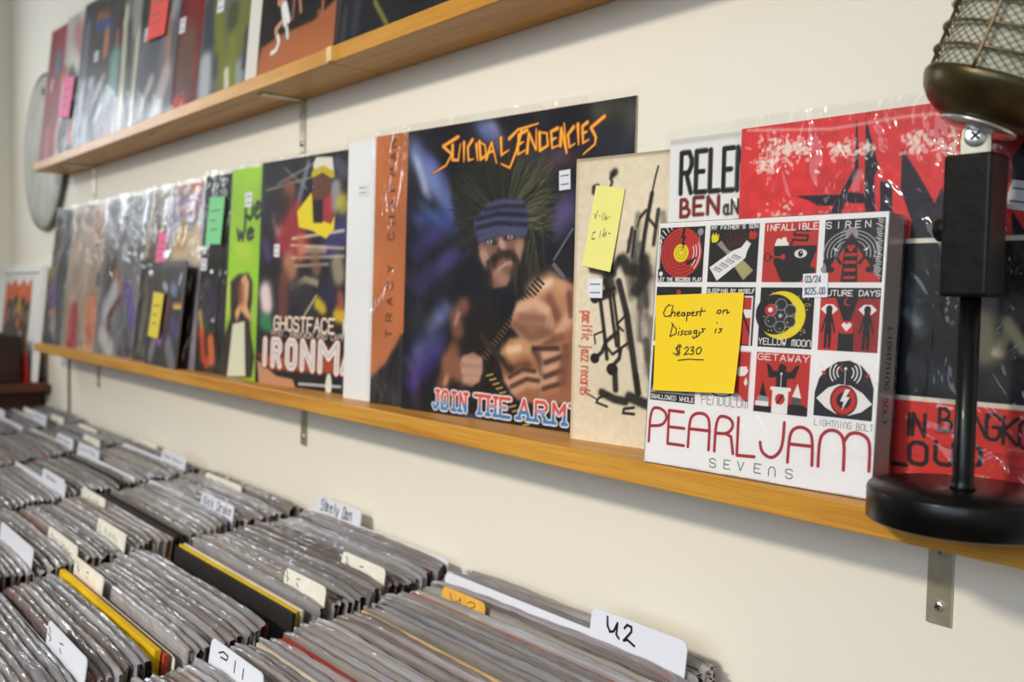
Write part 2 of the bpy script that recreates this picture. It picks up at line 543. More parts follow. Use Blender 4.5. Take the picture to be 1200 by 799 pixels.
LOW = {
 'a': '33 14 03 01 10 30;34 30 40', 'b': '06 00 20 31 33 14 03', 'c': '33 24 14 03 01 10 30', 'd': '33 14 03 01 10 30;36 30', 'e': '02 33 24 14 03 01 10 31',
 'f': '46 36 25 20;04 44', 'g': '33 14 03 01 10 31;34 30 2: 0:', 'h': '06 00;03 14 34 40', 'i': '24 20;26 25', 'j': '24 20 1:;26 25', 'k': '06 00;34 02 30', 'l': '26 20',
 'm': '04 00;03 14 23 20;23 34 40', 'n': '04 00;03 14 34 40', 'o': '10 01 03 14 34 43 41 30 10', 'p': '04 0:;03 14 34 43 41 30 01', 'r': '04 00;03 14 34', 's': '34 14 03 32 30 10 00',
 't': '26 20 30;04 44', 'u': '04 01 10 30 41;44 40', 'v': '04 20 44', 'w': '04 10 23 30 44', 'y': '04 20;44 1:', 'z': '04 44 00 40', 'N': FONT['N'], 'x': '04 40;00 44',
}


def lay(t, x, y, w, h, gap=.28, slant=0.0, font=None):
    n = len(t); F = dict(FONT)
    if font: F.update(font)
    adv = w / (n - 1 + 1 / (1 + gap)) if n > 1 else w * (1 + gap)
    cw = adv / (1 + gap); out = []
    for i, ch in enumerate(t):
        g = F.get(ch, '')
        for st in g.split(';'):
            if not st: continue
            P = []
            for q in st.split():
                a = (ord(q[0]) - 48) / 4.; b = (ord(q[1]) - 48) / 6.
                if q[1] == ':': b = -2 / 6.
                P.append((x + i * adv + a * cw + slant * b * h, y + b * h))
            out.append(P)
    return out


def grid_mesh(name, cv, w, h, t, mats, flip=False):
    """card of size w x h x t standing on z=0 with its front at y=0; the front carries the painted ink"""
    nx, ny = cv.w, cv.h
    xs, zs = np.meshgrid(np.linspace(0, w, nx), np.linspace(0, h, ny))
    nv = nx * ny
    co = np.zeros((nv + 8, 3))
    co[:nv, 0] = xs.ravel(); co[:nv, 2] = zs.ravel()
    co[nv:] = [(0, 0, 0), (w, 0, 0), (w, 0, h), (0, 0, h), (0, t, 0), (w, t, 0), (w, t, h), (0, t, h)]
    i = np.arange(nx - 1)[None, :] + nx * np.arange(ny - 1)[:, None]
    q = np.stack([i, i + 1, i + 1 + nx, i + nx], -1).reshape(-1, 4)
    b = nv
    side = np.array([(b + 5, b + 4, b + 7, b + 6), (b + 4, b + 0, b + 3, b + 7), (b + 1, b + 5, b + 6, b + 2), (b + 0, b + 4, b + 5, b + 1), (b + 3, b + 2, b + 6, b + 7)])
    F = np.vstack([q, side])
    me = bpy.data.meshes.new(name)
    me.vertices.add(len(co)); me.vertices.foreach_set('co', co.ravel())
    me.loops.add(F.size); me.loops.foreach_set('vertex_index', F.ravel().astype(np.int32))
    me.polygons.add(len(F)); me.polygons.foreach_set('loop_start', np.arange(0, F.size, 4, dtype=np.int32))
    me.polygons.foreach_set('loop_total', np.full(len(F), 4, np.int32))
    for m in mats: me.materials.append(m)
    mi = np.zeros(len(F), np.int32); mi[len(q)] = 2; mi[len(q) + 1:] = 1
    me.polygons.foreach_set('material_index', mi)
    me.update(calc_edges=True)
    at = me.attributes.new('ink', 'FLOAT_COLOR', 'POINT')
    c = np.ones((len(co), 4)); c[:nv, :3] = srgb(np.clip(cv.a, 0, 1)).reshape(-1, 3)
    at.data.foreach_set('color', c.ravel())
    me.validate()
    return me


def pose(x0, y0, yaw, tilt, z=0.0):
    """bottom-left front corner at x0,y0,z; yaw swings the right end to the wall; tilt leans it back"""
    return Matrix.Translation((x0, y0, z)) @ Matrix.Rotation(yaw, 4, 'Z') @ Matrix.Rotation(-tilt, 4, 'X')


def film_mesh(name, w, h, seed, mat, amp=.0007, over=.006, top=.008, side=.004):
    """loose clear sleeve in front of and around a cover"""
    rs = np.random.RandomState(seed)
    n = 30
    x = np.linspace(-side, w + side, n); z = np.linspace(0.0005, h + top, n)
    X, Z = np.meshgrid(x, z)
    ph = rs.rand(6) * 6.28
    e = np.minimum(np.minimum(X + side, w + side - X), h + top - Z) / .05
    e = np.exp(-np.clip(e, 0, 5))
    Y = -.0009 - amp * (np.sin(38 * X + 20 * Z + ph[0]) * .5 + .5) * (.25 + e) - amp * .6 * (np.sin(90 * X - 34 * Z + ph[1]) * .5 + .5) * e
    v = [(X[j, i], Y[j, i], Z[j, i]) for j in range(n) for i in range(n)]
    f = [(j * n + i, j * n + i + 1, (j + 1) * n + i + 1, (j + 1) * n + i) for j in range(n - 1) for i in range(n - 1)]
    m = MB(); m.add(v, f)
    return m.mesh(name, mat, True)


def ribbon(strokes, lw, fn, lift=.0003):
    """ink lines as flat ribbons laid on the surface fn(u,v)->(x,y,z), lifted towards -y"""
    m = MB()
    for P in strokes:
        P = [np.array(p, float) for p in P]
        for a, b in zip(P[:-1], P[1:]):
            d = b - a; L = np.hypot(*d)
            if L < 1e-9: continue
            d /= L; nrm = np.array([-d[1], d[0]]) * lw / 2; e = d * lw * .35
            q = [a - e - nrm, b + e - nrm, b + e + nrm, a - e + nrm]
            vs = []
            for u, v in q:
                p = fn(u, v); vs.append((p[0], p[1] - lift, p[2]))
            m.add(vs, [(0, 1, 2, 3)])
    return m


def sticker(parent, name, x, z, w, h, rot=0.0, mat=None, lines=2, y=-.0006, label=None, words=None):
    """a small price sticker, a part of the cover it is stuck on"""
    R = Matrix.Translation((x, y, z)) @ Matrix.Rotation(rot, 4, 'Y')
    o = MB().box(-w / 2, w / 2, -.0002, .0003, -h / 2, h / 2).build(name, mat or M_STICKER, parent, M=R)
    if words:
        st = []
        for k, t in enumerate(words): st += lay(t, -w * .40, h * (.14 - .50 * k), w * (.62 if k == 0 else .80), h * .26, .4)
        ribbon(st, h * .045, lambda u, v: (u, -.0002, v), .0002).build('print', M_STICKER_INK, o)
    elif lines:
        m = ribbon([[(-w * .33, h * (.22 - .44 * k)), (w * .33, h * (.22 - .44 * k))] for k in range(lines)], h * .07, lambda u, v: (u, -.0002, v), .0002)
        m.build('print', M_STICKER_INK, o)
    if label: o['label'] = label
    return o


# ---------------------------------------------------------------- the room
FZ = -1.30


def struct(name, mb, mat, bevel=0):
    o = mb.build(name, mat, None, bevel=bevel); o['kind'] = 'structure'
    return o


struct('floor', MB().box(-3.2, 2.2, -3.4, .1, FZ - .1, FZ), M_FLOOR)
struct('ceiling', MB().box(-3.2, 2.2, -3.4, .1, 1.6, 1.7), M_CEIL)
struct('wall_back', MB().box(-3.2, 2.2, 0, .1, FZ, 1.6), M_WALL)
struct('wall_right', MB().box(2.1, 2.2, -3.4, 0, FZ, 1.6), M_WALL)
# left wall with a made-up window opening for sleeve glints, y -.78..-.38, z .38..0.86
w = MB()
w.box(-3.2, -3.07, -.38, 0, FZ, 1.6); w.box(-3.2, -3.07, -3.4, -.78, FZ, 1.6)
w.box(-3.2, -3.07, -.78, -.38, FZ, .38); w.box(-3.2, -3.07, -.78, -.38, .86, 1.6)
struct('wall_left', w, M_WALL)
w = MB()
for a, b in ((-.78, -.762), (-.398, -.38), (-.585, -.575)): w.box(-3.12, -3.05, a, b, .38, .86)
for a, b in ((.38, .398), (.842, .86)): w.box(-3.12, -3.05, -.78, -.38, a, b)
wf = struct('added_side_window', w, M_FRAME)  # unseen window frame added around the glint light
MB().box(-3.10, -3.096, -.78, -.38, .38, .86).build('pane', M_GLASS, wf)
# front wall with the shop window x -1.2..1.4, z .2..1.5
w = MB()
w.box(-3.2, -1.2, -3.4, -3.2, FZ, 1.6); w.box(1.4, 2.2, -3.4, -3.2, FZ, 1.6)
w.box(-1.2, 1.4, -3.4, -3.2, FZ, .15); w.box(-1.2, 1.4, -3.4, -3.2, 1.55, 1.6)
struct('wall_front', w, M_WALL_FAR)
w = MB()
for a in (-1.2, .08, 1.36): w.box(a, a + .04, -3.3, -3.19, .15, 1.55)
for a in (.15, 1.51): w.box(-1.2, 1.4, -3.3, -3.19, a, a + .04)
wf = struct('window_2', w, M_FRAME)
MB().box(-1.2, 1.4, -3.27, -3.265, .15, 1.55).build('pane', M_GLASS, wf)

# ---------------------------------------------------------------- shelves
SD = .079            # shelf depth
ST = .019            # board thickness
ZU = .4047           # underside of the upper shelf


def screw(parent, x, z, y, r=.0042, ang=.5):
    M = Matrix.Translation((x, y, z)) @ Matrix.Rotation(PI / 2, 4, 'X')
    o = MB().lathe([(r, 0), (r, .0006), (r * .8, .0016), (r * .3, .0021)], 20).build('screw', M_CHROME, parent, True, M=M)
    s_ = MB()
    for a in (ang, ang + PI / 2):
        s_.box(-r * .55, r * .55, -r * .12, r * .12, .0019, .00235, Matrix.Rotation(a, 4, 'Z'))
    s_.build('slot', M_SLOT, o)
    return o


def bracket(parent, x, zt, drop):
    """steel angle: one leg down the wall, one leg under the board"""
    w = .0088
    r = MB().box(-w, w, -.0022, 0, -drop, 0).box(-w, w, -.066, -.0022, -.0022, 0)
    b = r.build('bracket', M_STEEL, parent, bevel=.0006)
    b.matrix_local = Matrix.Translation((x, -.0003, zt - .0002))
    screw(b, 0, -drop + .013, -.0022); screw(b, 0, -drop + .052, -.0022, ang=.2)
    return b


def shelf(name, label, z0, z1, xl, xr, joint, xs, drop):
    t = empty(name, Matrix.Identity(4))
    tag(t, label, 'shelf')
    if joint is None:
        MB().box(xl, xr, -SD, -.0005, z0, z1).build('board', M_PINE, t, bevel=.0012)
    else:
        MB().box(xl, joint - .0012, -SD, -.0005, z0, z1).build('board', M_PINE, t, bevel=.0012)
        MB().box(joint + .0012, xr, -SD, -.0005, z0, z1).build('board', M_PINE, t, bevel=.0012)
        MB().box(joint - .001, joint + .011, -SD - .0035, -SD + .001, z0 + .001, z1 - .001).build('wood_strip', M_PINE_PALE, t, bevel=.0005)
    for x in xs: bracket(t, x, z0, drop)
    return t


shelf('wall_shelf', 'lower pine wall shelf on steel brackets holding the large white box and records', -ST, 0.0, -2.44, .35, None, (-2.2, -1.222, -.2975), .07)
shelf('wall_shelf.001', 'upper pine wall shelf on steel brackets, seen from below', ZU, ZU + ST, -2.45, .35, -1.02, (-2.235, -1.237, -.2975), .075)

# ---------------------------------------------------------------- printed covers on the shelves
K_ = C8(24, 23, 24); W_ = C8(236, 234, 232); R_ = C8(196, 56, 50); Y_ = C8(238, 218, 40)
FILMS = []


def record(label, pose_, w, h, cv, film=True, t=.0034, mat=None, seed=0, crinkle=False, name='record_sleeve', cat='record', group=None, amp=.0007, edge=None):
    me = grid_mesh(name, cv, w, h, t, [mat or M_ART, edge or M_CARD_EDGE, M_CARD_BACK])
    o = bpy.data.objects.new(name, me); COL.objects.link(o)
    o.matrix_world = pose(*pose_)
    tag(o, label, cat, group)
    if film:
        f = bpy.data.objects.new('plastic_sleeve', film_mesh('plastic_sleeve', w, h, seed, M_FILM_CRINKLE if crinkle else M_FILM, amp))
        COL.objects.link(f); f.parent = o
    return o


LG = 'records standing on the lower shelf'
UG = 'records standing on the upper shelf'

# --- painted warrior cover -------------------------------------------------------------------------
c = Cv(400, C8(26, 26, 36)); c.noise(9, .5, 1); c.noise(30, .35, 2)
for P, w, col, al in (
    ([(0.037,0.937),(0.125,0.826),(0.256,0.702)], .05, C8(120,140,196), .75),
    ([(0.045,0.904),(0.104,0.772)], .022, C8(196,206,236), .8),
    ([(0.111,0.898),(0.207,0.805),(0.244,0.733)], .03, C8(108,112,180), .6),
    ([(0.06,0.679),(0.256,0.702)], .03, C8(66,84,160), .7),
    ([(0.053,0.559),(0.168,0.628),(0.279,0.685)], .035, C8(84,78,170), .7),
    ([(0.069,0.743),(0.225,0.641)], .02, C8(70,110,150), .4),
    ([(0.374,0.995),(0.417,0.953),(0.45,0.913)], .05, C8(120,140,200), .8),
    ([(0.416,0.99),(0.449,0.935)], .02, C8(170,150,190), .6),
    ([(0.563,0.838),(0.73,0.865)], .028, C8(104,110,124), .6),
    ([(0.602,0.813),(0.731,0.827),(0.793,0.839)], .03, C8(104,62,70), .75),
    ([(0.683,0.667),(0.78,0.724)], .04, C8(92,78,128), .75),
    ([(0.704,0.611),(0.773,0.677)], .03, C8(120,110,160), .55),
    ([(0.881,0.971),(0.978,0.985),(0.998,0.892)], .06, C8(104,106,72), .5),
    ([(0.79,0.894),(0.968,0.863)], .05, C8(44,44,66), .7),
    ([(0.014,0.477),(0.194,0.528),(0.315,0.577)], .025, C8(90,60,90), .6),
    ([(0.056,0.433),(0.17,0.503),(0.267,0.561)], .02, C8(92,84,190), .7),
    ([(0.078,0.214),(0.141,0.269),(0.226,0.367)], .04, C8(104,116,176), .7),
    ([(0.14,0.304),(0.177,0.34)], .03, C8(180,186,220), .5),
    ([(0.044,0.088),(0.12,0.155),(0.231,0.256)], .03, C8(86,66,170), .8),
    ([(0.027,0.167),(0.092,0.197),(0.193,0.246)], .018, C8(120,110,190), .6),
    ([(0.098,0.057),(0.055,0.142),(0.13,0.234)], .012, C8(150,90,120), .4),
    ([(0.022,0.291),(0.086,0.346),(0.109,0.425)], .02, C8(110,120,90), .3),
    ([(0.072,0.055),(0.087,0.012)], .02, C8(110,70,80), .4)):
    c.line(P, w, col, al, soft=w * .5)
c.smear(9, 1, -1); c.noise(14, .5, 3); c.smear(4, 1, .4)
# fur crest
hx, hy = ([(0.481,0.662)])[0]
c.poly([(0.217,0.827),(0.304,0.87),(0.483,0.857),(0.62,0.836),(0.697,0.785),(0.713,0.721),(0.675,0.654),(0.704,0.611),(0.632,0.542),(0.371,0.546),(0.314,0.623),(0.257,0.671),(0.244,0.733)], C8(30,30,29), .92, soft=.03)
rs = random.Random(5)
for i in range(1400):
    a = math.radians(rs.uniform(-15, 205)); r0 = .075; r1 = rs.uniform(.19, .285) * (1.0 if 20 < math.degrees(a) < 170 else .85)
    col = rs.choice([C8(22,22,22), C8(30,30,27), C8(44,44,34), C8(60,60,46), C8(82,84,62), C8(36,36,34), C8(26,26,26), C8(20,20,22)])
    if math.cos(a) > .25 and rs.random() < .35: col = C8(112, 112, 80)
    b = a + rs.uniform(-.18, .18)
    c.line([(hx + math.cos(a) * r0, hy + math.sin(a) * r0 * 1.0), (hx + math.cos(a) * (r0 + r1) * .5, hy + math.sin(a) * (r0 + r1) * .5),
            (hx + math.cos(b) * r1, hy + math.sin(b) * r1 * .98)], .006, col, .40, w1=.002)
# long hair, beard, dark clothes
c.poly([(0.358,0.581),(0.373,0.524),(0.425,0.433),(0.563,0.434),(0.635,0.456),(0.69,0.52),(0.601,0.587)], C8(30,28,28), .95, soft=.03)
for i in range(60):
    x = rs.uniform(.52, .66); y = rs.uniform(.5, .66)
    c.line([(x, y), (x + rs.uniform(-.02, .04), y - rs.uniform(.05, .13))], .006, rs.choice([C8(58,58,46), C8(76,78,58), C8(40,40,38)]), .7, w1=.002)
# torso and arm
SK = C8(158,102,72); HL = C8(222,178,146); SH = C8(70,42,34); MD = C8(182,124,90)
c.poly([(0.195,0.087),(0.201,0.169),(0.254,0.318),(0.317,0.399),(0.435,0.401),(0.527,0.283),(0.509,0.113),(0.45,0.044)], C8(34,27,27), .95, soft=.03)
for P, w, col in (([(0.283,0.293),(0.272,0.345),(0.308,0.379)], .05, C8(130,84,70)), ([(0.214,0.096),(0.241,0.158),(0.267,0.226)], .05, C8(128,82,58)),
                  ([(0.228,0.11),(0.249,0.158)], .018, C8(196,146,104)), ([(0.273,0.319),(0.286,0.352)], .016, C8(180,126,108))):
    c.line(P, w, col, .85, soft=w * .4)
c.poly([(0.482,0.218),(0.528,0.277),(0.636,0.282),(0.866,0.327),(0.886,0.189),(0.846,0.093),(0.677,0.071),(0.57,0.08),(0.508,0.138)], SK, 1, soft=.012)
for P, w, col, al in (
    ([(0.521,0.227),(0.587,0.261),(0.637,0.251)], .05, C8(206,160,116), .8), ([(0.505,0.201),(0.541,0.171),(0.607,0.188)], .03, SH, .7),
    ([(0.529,0.24),(0.571,0.248)], .02, C8(238,206,170), .7), ([(0.637,0.245),(0.672,0.205),(0.667,0.125)], .022, SH, .7),
    ([(0.686,0.23),(0.741,0.251)], .032, HL, .75), ([(0.688,0.187),(0.75,0.209)], .032, HL, .75), ([(0.682,0.145),(0.744,0.164)], .03, HL, .7),
    ([(0.675,0.114),(0.73,0.13)], .024, MD, .7), ([(0.687,0.209),(0.749,0.23)], .014, SH, .8), ([(0.685,0.164),(0.751,0.187)], .014, SH, .8),
    ([(0.679,0.126),(0.745,0.146)], .012, SH, .8), ([(0.533,0.14),(0.591,0.169),(0.649,0.16)], .03, HL, .7), ([(0.552,0.11),(0.609,0.139),(0.658,0.137)], .026, HL, .6),
    ([(0.533,0.152),(0.591,0.181),(0.64,0.178)], .012, SH, .8), ([(0.543,0.122),(0.609,0.151),(0.658,0.149)], .012, SH, .8),
    ([(0.762,0.293),(0.764,0.24),(0.756,0.156)], .03, C8(120,72,56), .8), ([(0.637,0.251),(0.733,0.256)], .014, C8(52,32,30), .8)):
    c.line(P, w, col, al, soft=w * .45)
c.ell(([(0.538,0.179)])[0], .014, .012, SH, .9, soft=.008)
c.poly([(0.557,0.396),(0.629,0.446),(0.692,0.477),(0.786,0.456),(0.855,0.407),(0.867,0.303),(0.763,0.27),(0.669,0.259),(0.62,0.281)], C8(164,104,76), 1, soft=.012)
for P, w, col, al in (
    ([(0.63,0.434),(0.693,0.462),(0.74,0.444)], .05, C8(216,168,128), .8), ([(0.653,0.447),(0.693,0.459)], .02, C8(244,216,182), .7),
    ([(0.71,0.423),(0.758,0.382),(0.771,0.347)], .04, C8(196,140,104), .7), ([(0.695,0.411),(0.729,0.352)], .025, C8(110,70,62), .6),
    ([(0.738,0.31),(0.775,0.353)], .03, HL, .7), ([(0.685,0.272),(0.747,0.293)], .02, C8(120,76,60), .7), ([(0.772,0.424),(0.781,0.359)], .016, C8(100,60,52), .7)):
    c.line(P, w, col, al, soft=w * .45)
# bullet belts
for i in range(24):
    f = i / 23.
    (x0, y0), (x1, y1) = ([(0.653,0.462),(0.416,0.208)]); x = x0 + (x1 - x0) * f; y = y0 + (y1 - y0) * f
    c.line([(x - .014, y + .012), (x + .014, y - .008)], .009, C8(30,28,26), 1)
    c.line([(x - .010, y + .009), (x + .010, y - .005)], .004, C8(128,100,66) if f > .3 else C8(70,60,50), .9)
for i in range(12):
    f = i / 11.
    (x0, y0), (x1, y1) = ([(0.446,0.152),(0.615,0.004)]); x = x0 + (x1 - x0) * f; y = y0 + (y1 - y0) * f
    c.line([(x - .02, y - .004), (x + .014, y + .006)], .010, C8(40,34,24), 1)
    c.line([(x - .016, y - .003), (x + .010, y + .004)], .006, C8(198,164,84), .9)
for i in range(14):
    f = i / 13.
    (x0, y0), (x1, y1) = ([(0.408,0.413),(0.519,0.283)]); x = x0 + (x1 - x0) * f; y = y0 + (y1 - y0) * (f * .6)
    c.line([(x - .02, y - .12), (x + .01, y - .16)], .008, C8(52,46,40), .8)
# forearm across the chest
c.poly([(0.531,0.318),(0.541,0.365),(0.565,0.397),(0.618,0.413),(0.663,0.401),(0.7,0.378),(0.72,0.33),(0.7,0.285),(0.645,0.259),(0.587,0.274)], C8(186,138,110), 1, soft=.012)
for P, w, col in (([(0.566,0.378),(0.631,0.398),(0.68,0.374)], .03, C8(226,186,156)), ([(0.551,0.322),(0.619,0.287),(0.691,0.302)], .02, C8(110,72,58)), ([(0.575,0.347),(0.666,0.344)], .012, C8(128,86,70)), ([(0.585,0.317),(0.667,0.314)], .012, C8(128,86,70))):
    c.line(P, w, col, .65, soft=.012)
# the other forearm and fist
c.line([(0.25,0.179),(0.327,0.151)], .11, C8(138, 92, 70), 1, soft=.02)
c.poly([(0.299,0.182),(0.315,0.209),(0.361,0.224),(0.407,0.208),(0.411,0.169),(0.397,0.129),(0.361,0.107),(0.319,0.117)], C8(160,118,98), 1, soft=.01)
for P in ([(0.32,0.195),(0.394,0.193)], [(0.319,0.16),(0.396,0.16)], [(0.328,0.131),(0.385,0.134)]):
    c.line(P, .014, C8(206,166,142), .6, soft=.010)
# face
c.poly([(0.37,0.581),(0.386,0.604),(0.449,0.613),(0.525,0.619),(0.58,0.598),(0.577,0.565),(0.563,0.533),(0.538,0.489),(0.51,0.45),(0.456,0.439),(0.428,0.455),(0.422,0.501),(0.393,0.524)], C8(128,94,78), 1, soft=.01)
for P, w, col, al in (
    ([(0.396,0.552),(0.421,0.523)], .03, C8(196,156,136), .7), ([(0.481,0.59),(0.49,0.556)], .022, C8(206,168,150), .8), ([(0.557,0.577),(0.551,0.539)], .026, C8(186,146,126), .7),
    ([(0.406,0.6),(0.45,0.591)], .016, C8(52,40,40), .9), ([(0.495,0.606),(0.541,0.61)], .016, C8(52,40,40), .9),
    ([(0.44,0.534),(0.482,0.553),(0.528,0.55),(0.544,0.533)], .022, C8(44,34,32), .9), ([(0.449,0.512),(0.452,0.534)], .02, C8(44,34,32), .8),
    ([(0.469,0.5),(0.499,0.52),(0.522,0.522)], .010, C8(190,150,140), .8), ([(0.462,0.489),(0.494,0.467)], .03, C8(176,132,112), .7), ([(0.421,0.523),(0.433,0.455)], .018, C8(46,34,32), .8),
    ([(0.552,0.522),(0.531,0.489)], .018, C8(60,44,40), .7), ([(0.466,0.568),(0.471,0.545)], .010, C8(70,48,44), .8)):
    c.line(P, w, col, al, soft=w * .45)
for p in ([(0.424,0.594)])[0], ([(0.517,0.607)])[0]:
    c.ell(p, .012, .007, C8(206,196,188), .9, soft=.003); c.ell(p, .005, .005, C8(20,16,16), 1)
# headband
c.poly([(0.346,0.674),(0.389,0.706),(0.444,0.734),(0.521,0.733),(0.573,0.721),(0.588,0.685),(0.593,0.63),(0.586,0.603),(0.51,0.617),(0.449,0.607),(0.37,0.587),(0.353,0.622)], C8(50,50,74), 1, soft=.008)
for P in ([(0.39,0.689),(0.461,0.702),(0.582,0.691)], [(0.359,0.656),(0.446,0.669),(0.583,0.658)], [(0.369,0.627),(0.448,0.641),(0.584,0.631)], [(0.405,0.711),(0.483,0.721),(0.566,0.713)], [(0.378,0.604),(0.464,0.624),(0.578,0.615)]):
    c.line(P, .012, C8(92,94,128), .6, soft=.008)
for P in ([(0.368,0.641),(0.463,0.655),(0.584,0.644)], [(0.367,0.67),(0.461,0.685),(0.583,0.674)], [(0.398,0.7),(0.483,0.709),(0.574,0.702)]):
    c.line(P, .010, C8(30,30,46), .7, soft=.006)
# weapon strapped at the right
c.line([(0.707,0.531),(0.778,0.624)], .008, C8(110,110,116), .9); c.poly([(0.707,0.52),(0.776,0.593),(0.781,0.478),(0.74,0.472)], C8(34,34,40), .9, soft=.01); c.line([(0.707,0.515),(0.747,0.478)], .014, C8(120,120,126), .8)
# jagged logo
LOGO = [[(0.259,0.956),(0.185,0.931),(0.231,0.899),(0.202,0.863),(0.132,0.84)], [(0.233,0.93),(0.235,0.88),(0.263,0.876),(0.271,0.93)], [(0.289,0.934),(0.291,0.869)],
 [(0.329,0.939),(0.308,0.917),(0.313,0.872),(0.336,0.874)], [(0.349,0.922),(0.357,0.868)], [(0.363,0.93),(0.371,0.87),(0.397,0.882),(0.39,0.915),(0.363,0.93)], [(0.398,0.869),(0.42,0.922),(0.446,0.851)],
 [(0.41,0.891),(0.432,0.891)], [(0.462,0.932),(0.467,0.876),(0.499,0.889)], [(0.5,0.926),(0.538,0.951),(0.624,0.961)], [(0.553,0.946),(0.533,0.883),(0.506,0.831),(0.467,0.847)],
 [(0.577,0.945),(0.541,0.934),(0.54,0.871),(0.572,0.882)], [(0.54,0.903),(0.563,0.909)], [(0.58,0.873),(0.585,0.935),(0.618,0.879),(0.616,0.945)], [(0.63,0.932),(0.634,0.875),(0.667,0.888),(0.661,0.927),(0.63,0.932)],
 [(0.704,0.937),(0.678,0.93),(0.685,0.878),(0.711,0.884)], [(0.681,0.904),(0.701,0.908)], [(0.718,0.883),(0.719,0.936),(0.744,0.858),(0.73,0.95)], [(0.768,0.934),(0.747,0.913),(0.754,0.874),(0.775,0.883)],
 [(0.785,0.94),(0.79,0.879)], [(0.821,0.942),(0.803,0.933),(0.807,0.882),(0.829,0.89)], [(0.805,0.911),(0.822,0.915)], [(0.885,0.953),(0.836,0.925),(0.856,0.895),(0.853,0.874),(0.81,0.848)]]
for P in LOGO: c.line(P, .021, C8(70,30,28), .8, w1=.012)
for P in LOGO: c.line(P, .015, C8(232,118,34), 1, w1=.006)
for P in LOGO: c.line(P, .008, C8(248,192,70), 1, w1=.003)
# slab lettering along the foot
JT = []
for t, x, y, w in (('JOIN', .172, .020, .162), ('THE', .384, .020, .146), ('ARMY', .578, .022, .265)):
    P = lay(t, x, y, w, .060, .62); JT += P
    for st in P:
        for q in (st[0], st[-1]):
            if t not in 'O' and abs(q[1] - y) < .002 or abs(q[1] - y - .060) < .002: JT.append([(q[0] - .009, q[1]), (q[0] + .009, q[1])])
for P in JT: c.line(P, .021, W_, 1)
for P in JT: c.line(P, .0115, C8(216,84,76), 1)
for P in JT:
    for a, b in zip(P[:-1], P[1:]):
        n = 6; pts = [(a[0] + (b[0] - a[0]) * k / n, a[1] + (b[1] - a[1]) * k / n) for k in range(n + 1)]
        low = [p for p in pts if p[1] < .046]
        if len(low) > 1: c.line(low, .0115, C8(62,126,186), 1)
        mid = [p for p in pts if .042 < p[1] < .054]
        for p in mid: c.ell(p, .0055, .004, C8(150,160,200), .6, soft=.004)
o = record('black and violet painted record cover of a shaggy headbanded figure under orange jagged lettering', (-.8995, -.0469, .1287, .0134), .313, .313, c, seed=11, group=LG, amp=.0008)
sticker(o, 'price_sticker', .313 * .742, .313 * .775, .014, .019, -.05)

# --- pale ten-inch jazz sleeve -----------------------------------------------------------------------
c = Cv(300, C8(222, 206, 180)); c.noise(5, .07, 3); c.noise(60, .05, 4)
DK = C8(38,35,33); GY = C8(112,106,98)
rj = random.Random(3)
for k in range(150):
    x = rj.uniform(.24, 1.0); y = rj.uniform(.18, .62); h = rj.uniform(.10, .26)
    c.line([(x, y), (x + rj.uniform(-.05, .02), y + h)], rj.uniform(.006, .03), rj.choice([DK, C8(84,80,74), C8(150,144,134), C8(190,180,164), C8(60,56,52)]), rj.uniform(.25, .6), soft=.008)
for P, w in (([(0.165,0.939),(0.15,0.923),(0.158,0.91),(0.153,0.897)], .012), ([(0.079,0.878),(0.08,0.895),(0.095,0.898)], .02), ([(0.168,0.942),(0.16,0.936)], .03),
             ([(0.345,0.948),(0.335,0.914),(0.322,0.857),(0.302,0.762),(0.286,0.652)], .008), ([(0.323,0.86),(0.299,0.729),(0.289,0.639)], .018), ([(0.35,0.804),(0.335,0.69)], .016), ([(0.278,0.782),(0.301,0.804)], .012),
             ([(0.267,0.75),(0.278,0.782)], .007), ([(0.309,0.781),(0.341,0.747)], .012), ([(0.246,0.747),(0.231,0.666)], .014), ([(0.259,0.737),(0.249,0.649)], .010),
             ([(0.195,0.64),(0.168,0.601),(0.148,0.588)], .03), ([(0.211,0.64),(0.236,0.607),(0.284,0.6)], .05), ([(0.298,0.639),(0.308,0.587),(0.27,0.535)], .05),
             ([(0.08,0.608),(0.123,0.601),(0.172,0.594)], .03), ([(0.148,0.588),(0.166,0.534)], .05)):
    c.line(P, w, DK, .85, soft=w * .25)
for P, w in (([(0.138,0.565),(0.157,0.52),(0.116,0.505)], .03), ([(0.197,0.565),(0.236,0.448),(0.268,0.289),(0.289,0.188)], .034), ([(0.116,0.52),(0.138,0.401),(0.155,0.297)], .022), ([(0.157,0.535),(0.179,0.417),(0.195,0.344)], .020),
             ([(0.176,0.52),(0.201,0.388),(0.206,0.322)], .016), ([(0.088,0.519),(0.161,0.535)], .022), ([(0.093,0.504),(0.179,0.543)], .016), ([(0.102,0.294),(0.132,0.318),(0.149,0.356),(0.193,0.388)], .02),
             ([(0.175,0.268),(0.207,0.3),(0.212,0.33)], .02), ([(0.189,0.262),(0.195,0.192)], .032), ([(0.149,0.341),(0.178,0.313),(0.239,0.353)], .014), ([(0.103,0.347),(0.097,0.377),(0.138,0.393)], .010),
             ([(0.22,0.396),(0.193,0.417),(0.227,0.448)], .012), ([(0.136,0.176),(0.192,0.158),(0.237,0.154)], .04), ([(0.254,0.171),(0.316,0.154),(0.401,0.14)], .05), ([(0.061,0.173),(0.114,0.151)], .008),
             ([(0.161,0.129),(0.114,0.14),(0.123,0.156),(0.168,0.174)], .012), ([(0.274,0.114),(0.229,0.113),(0.233,0.128),(0.273,0.136)], .014), ([(0.289,0.188),(0.278,0.246)], .03)):
    c.line(P, w, DK, .92, soft=w * .15)
for p, r in (([(0.102,0.295)], .02), ([(0.178,0.261)], .024), ([(0.096,0.506)], .02), ([(0.093,0.518)], .018)):
    c.ell(p[0], r, r * .9, DK, 1, soft=.004)
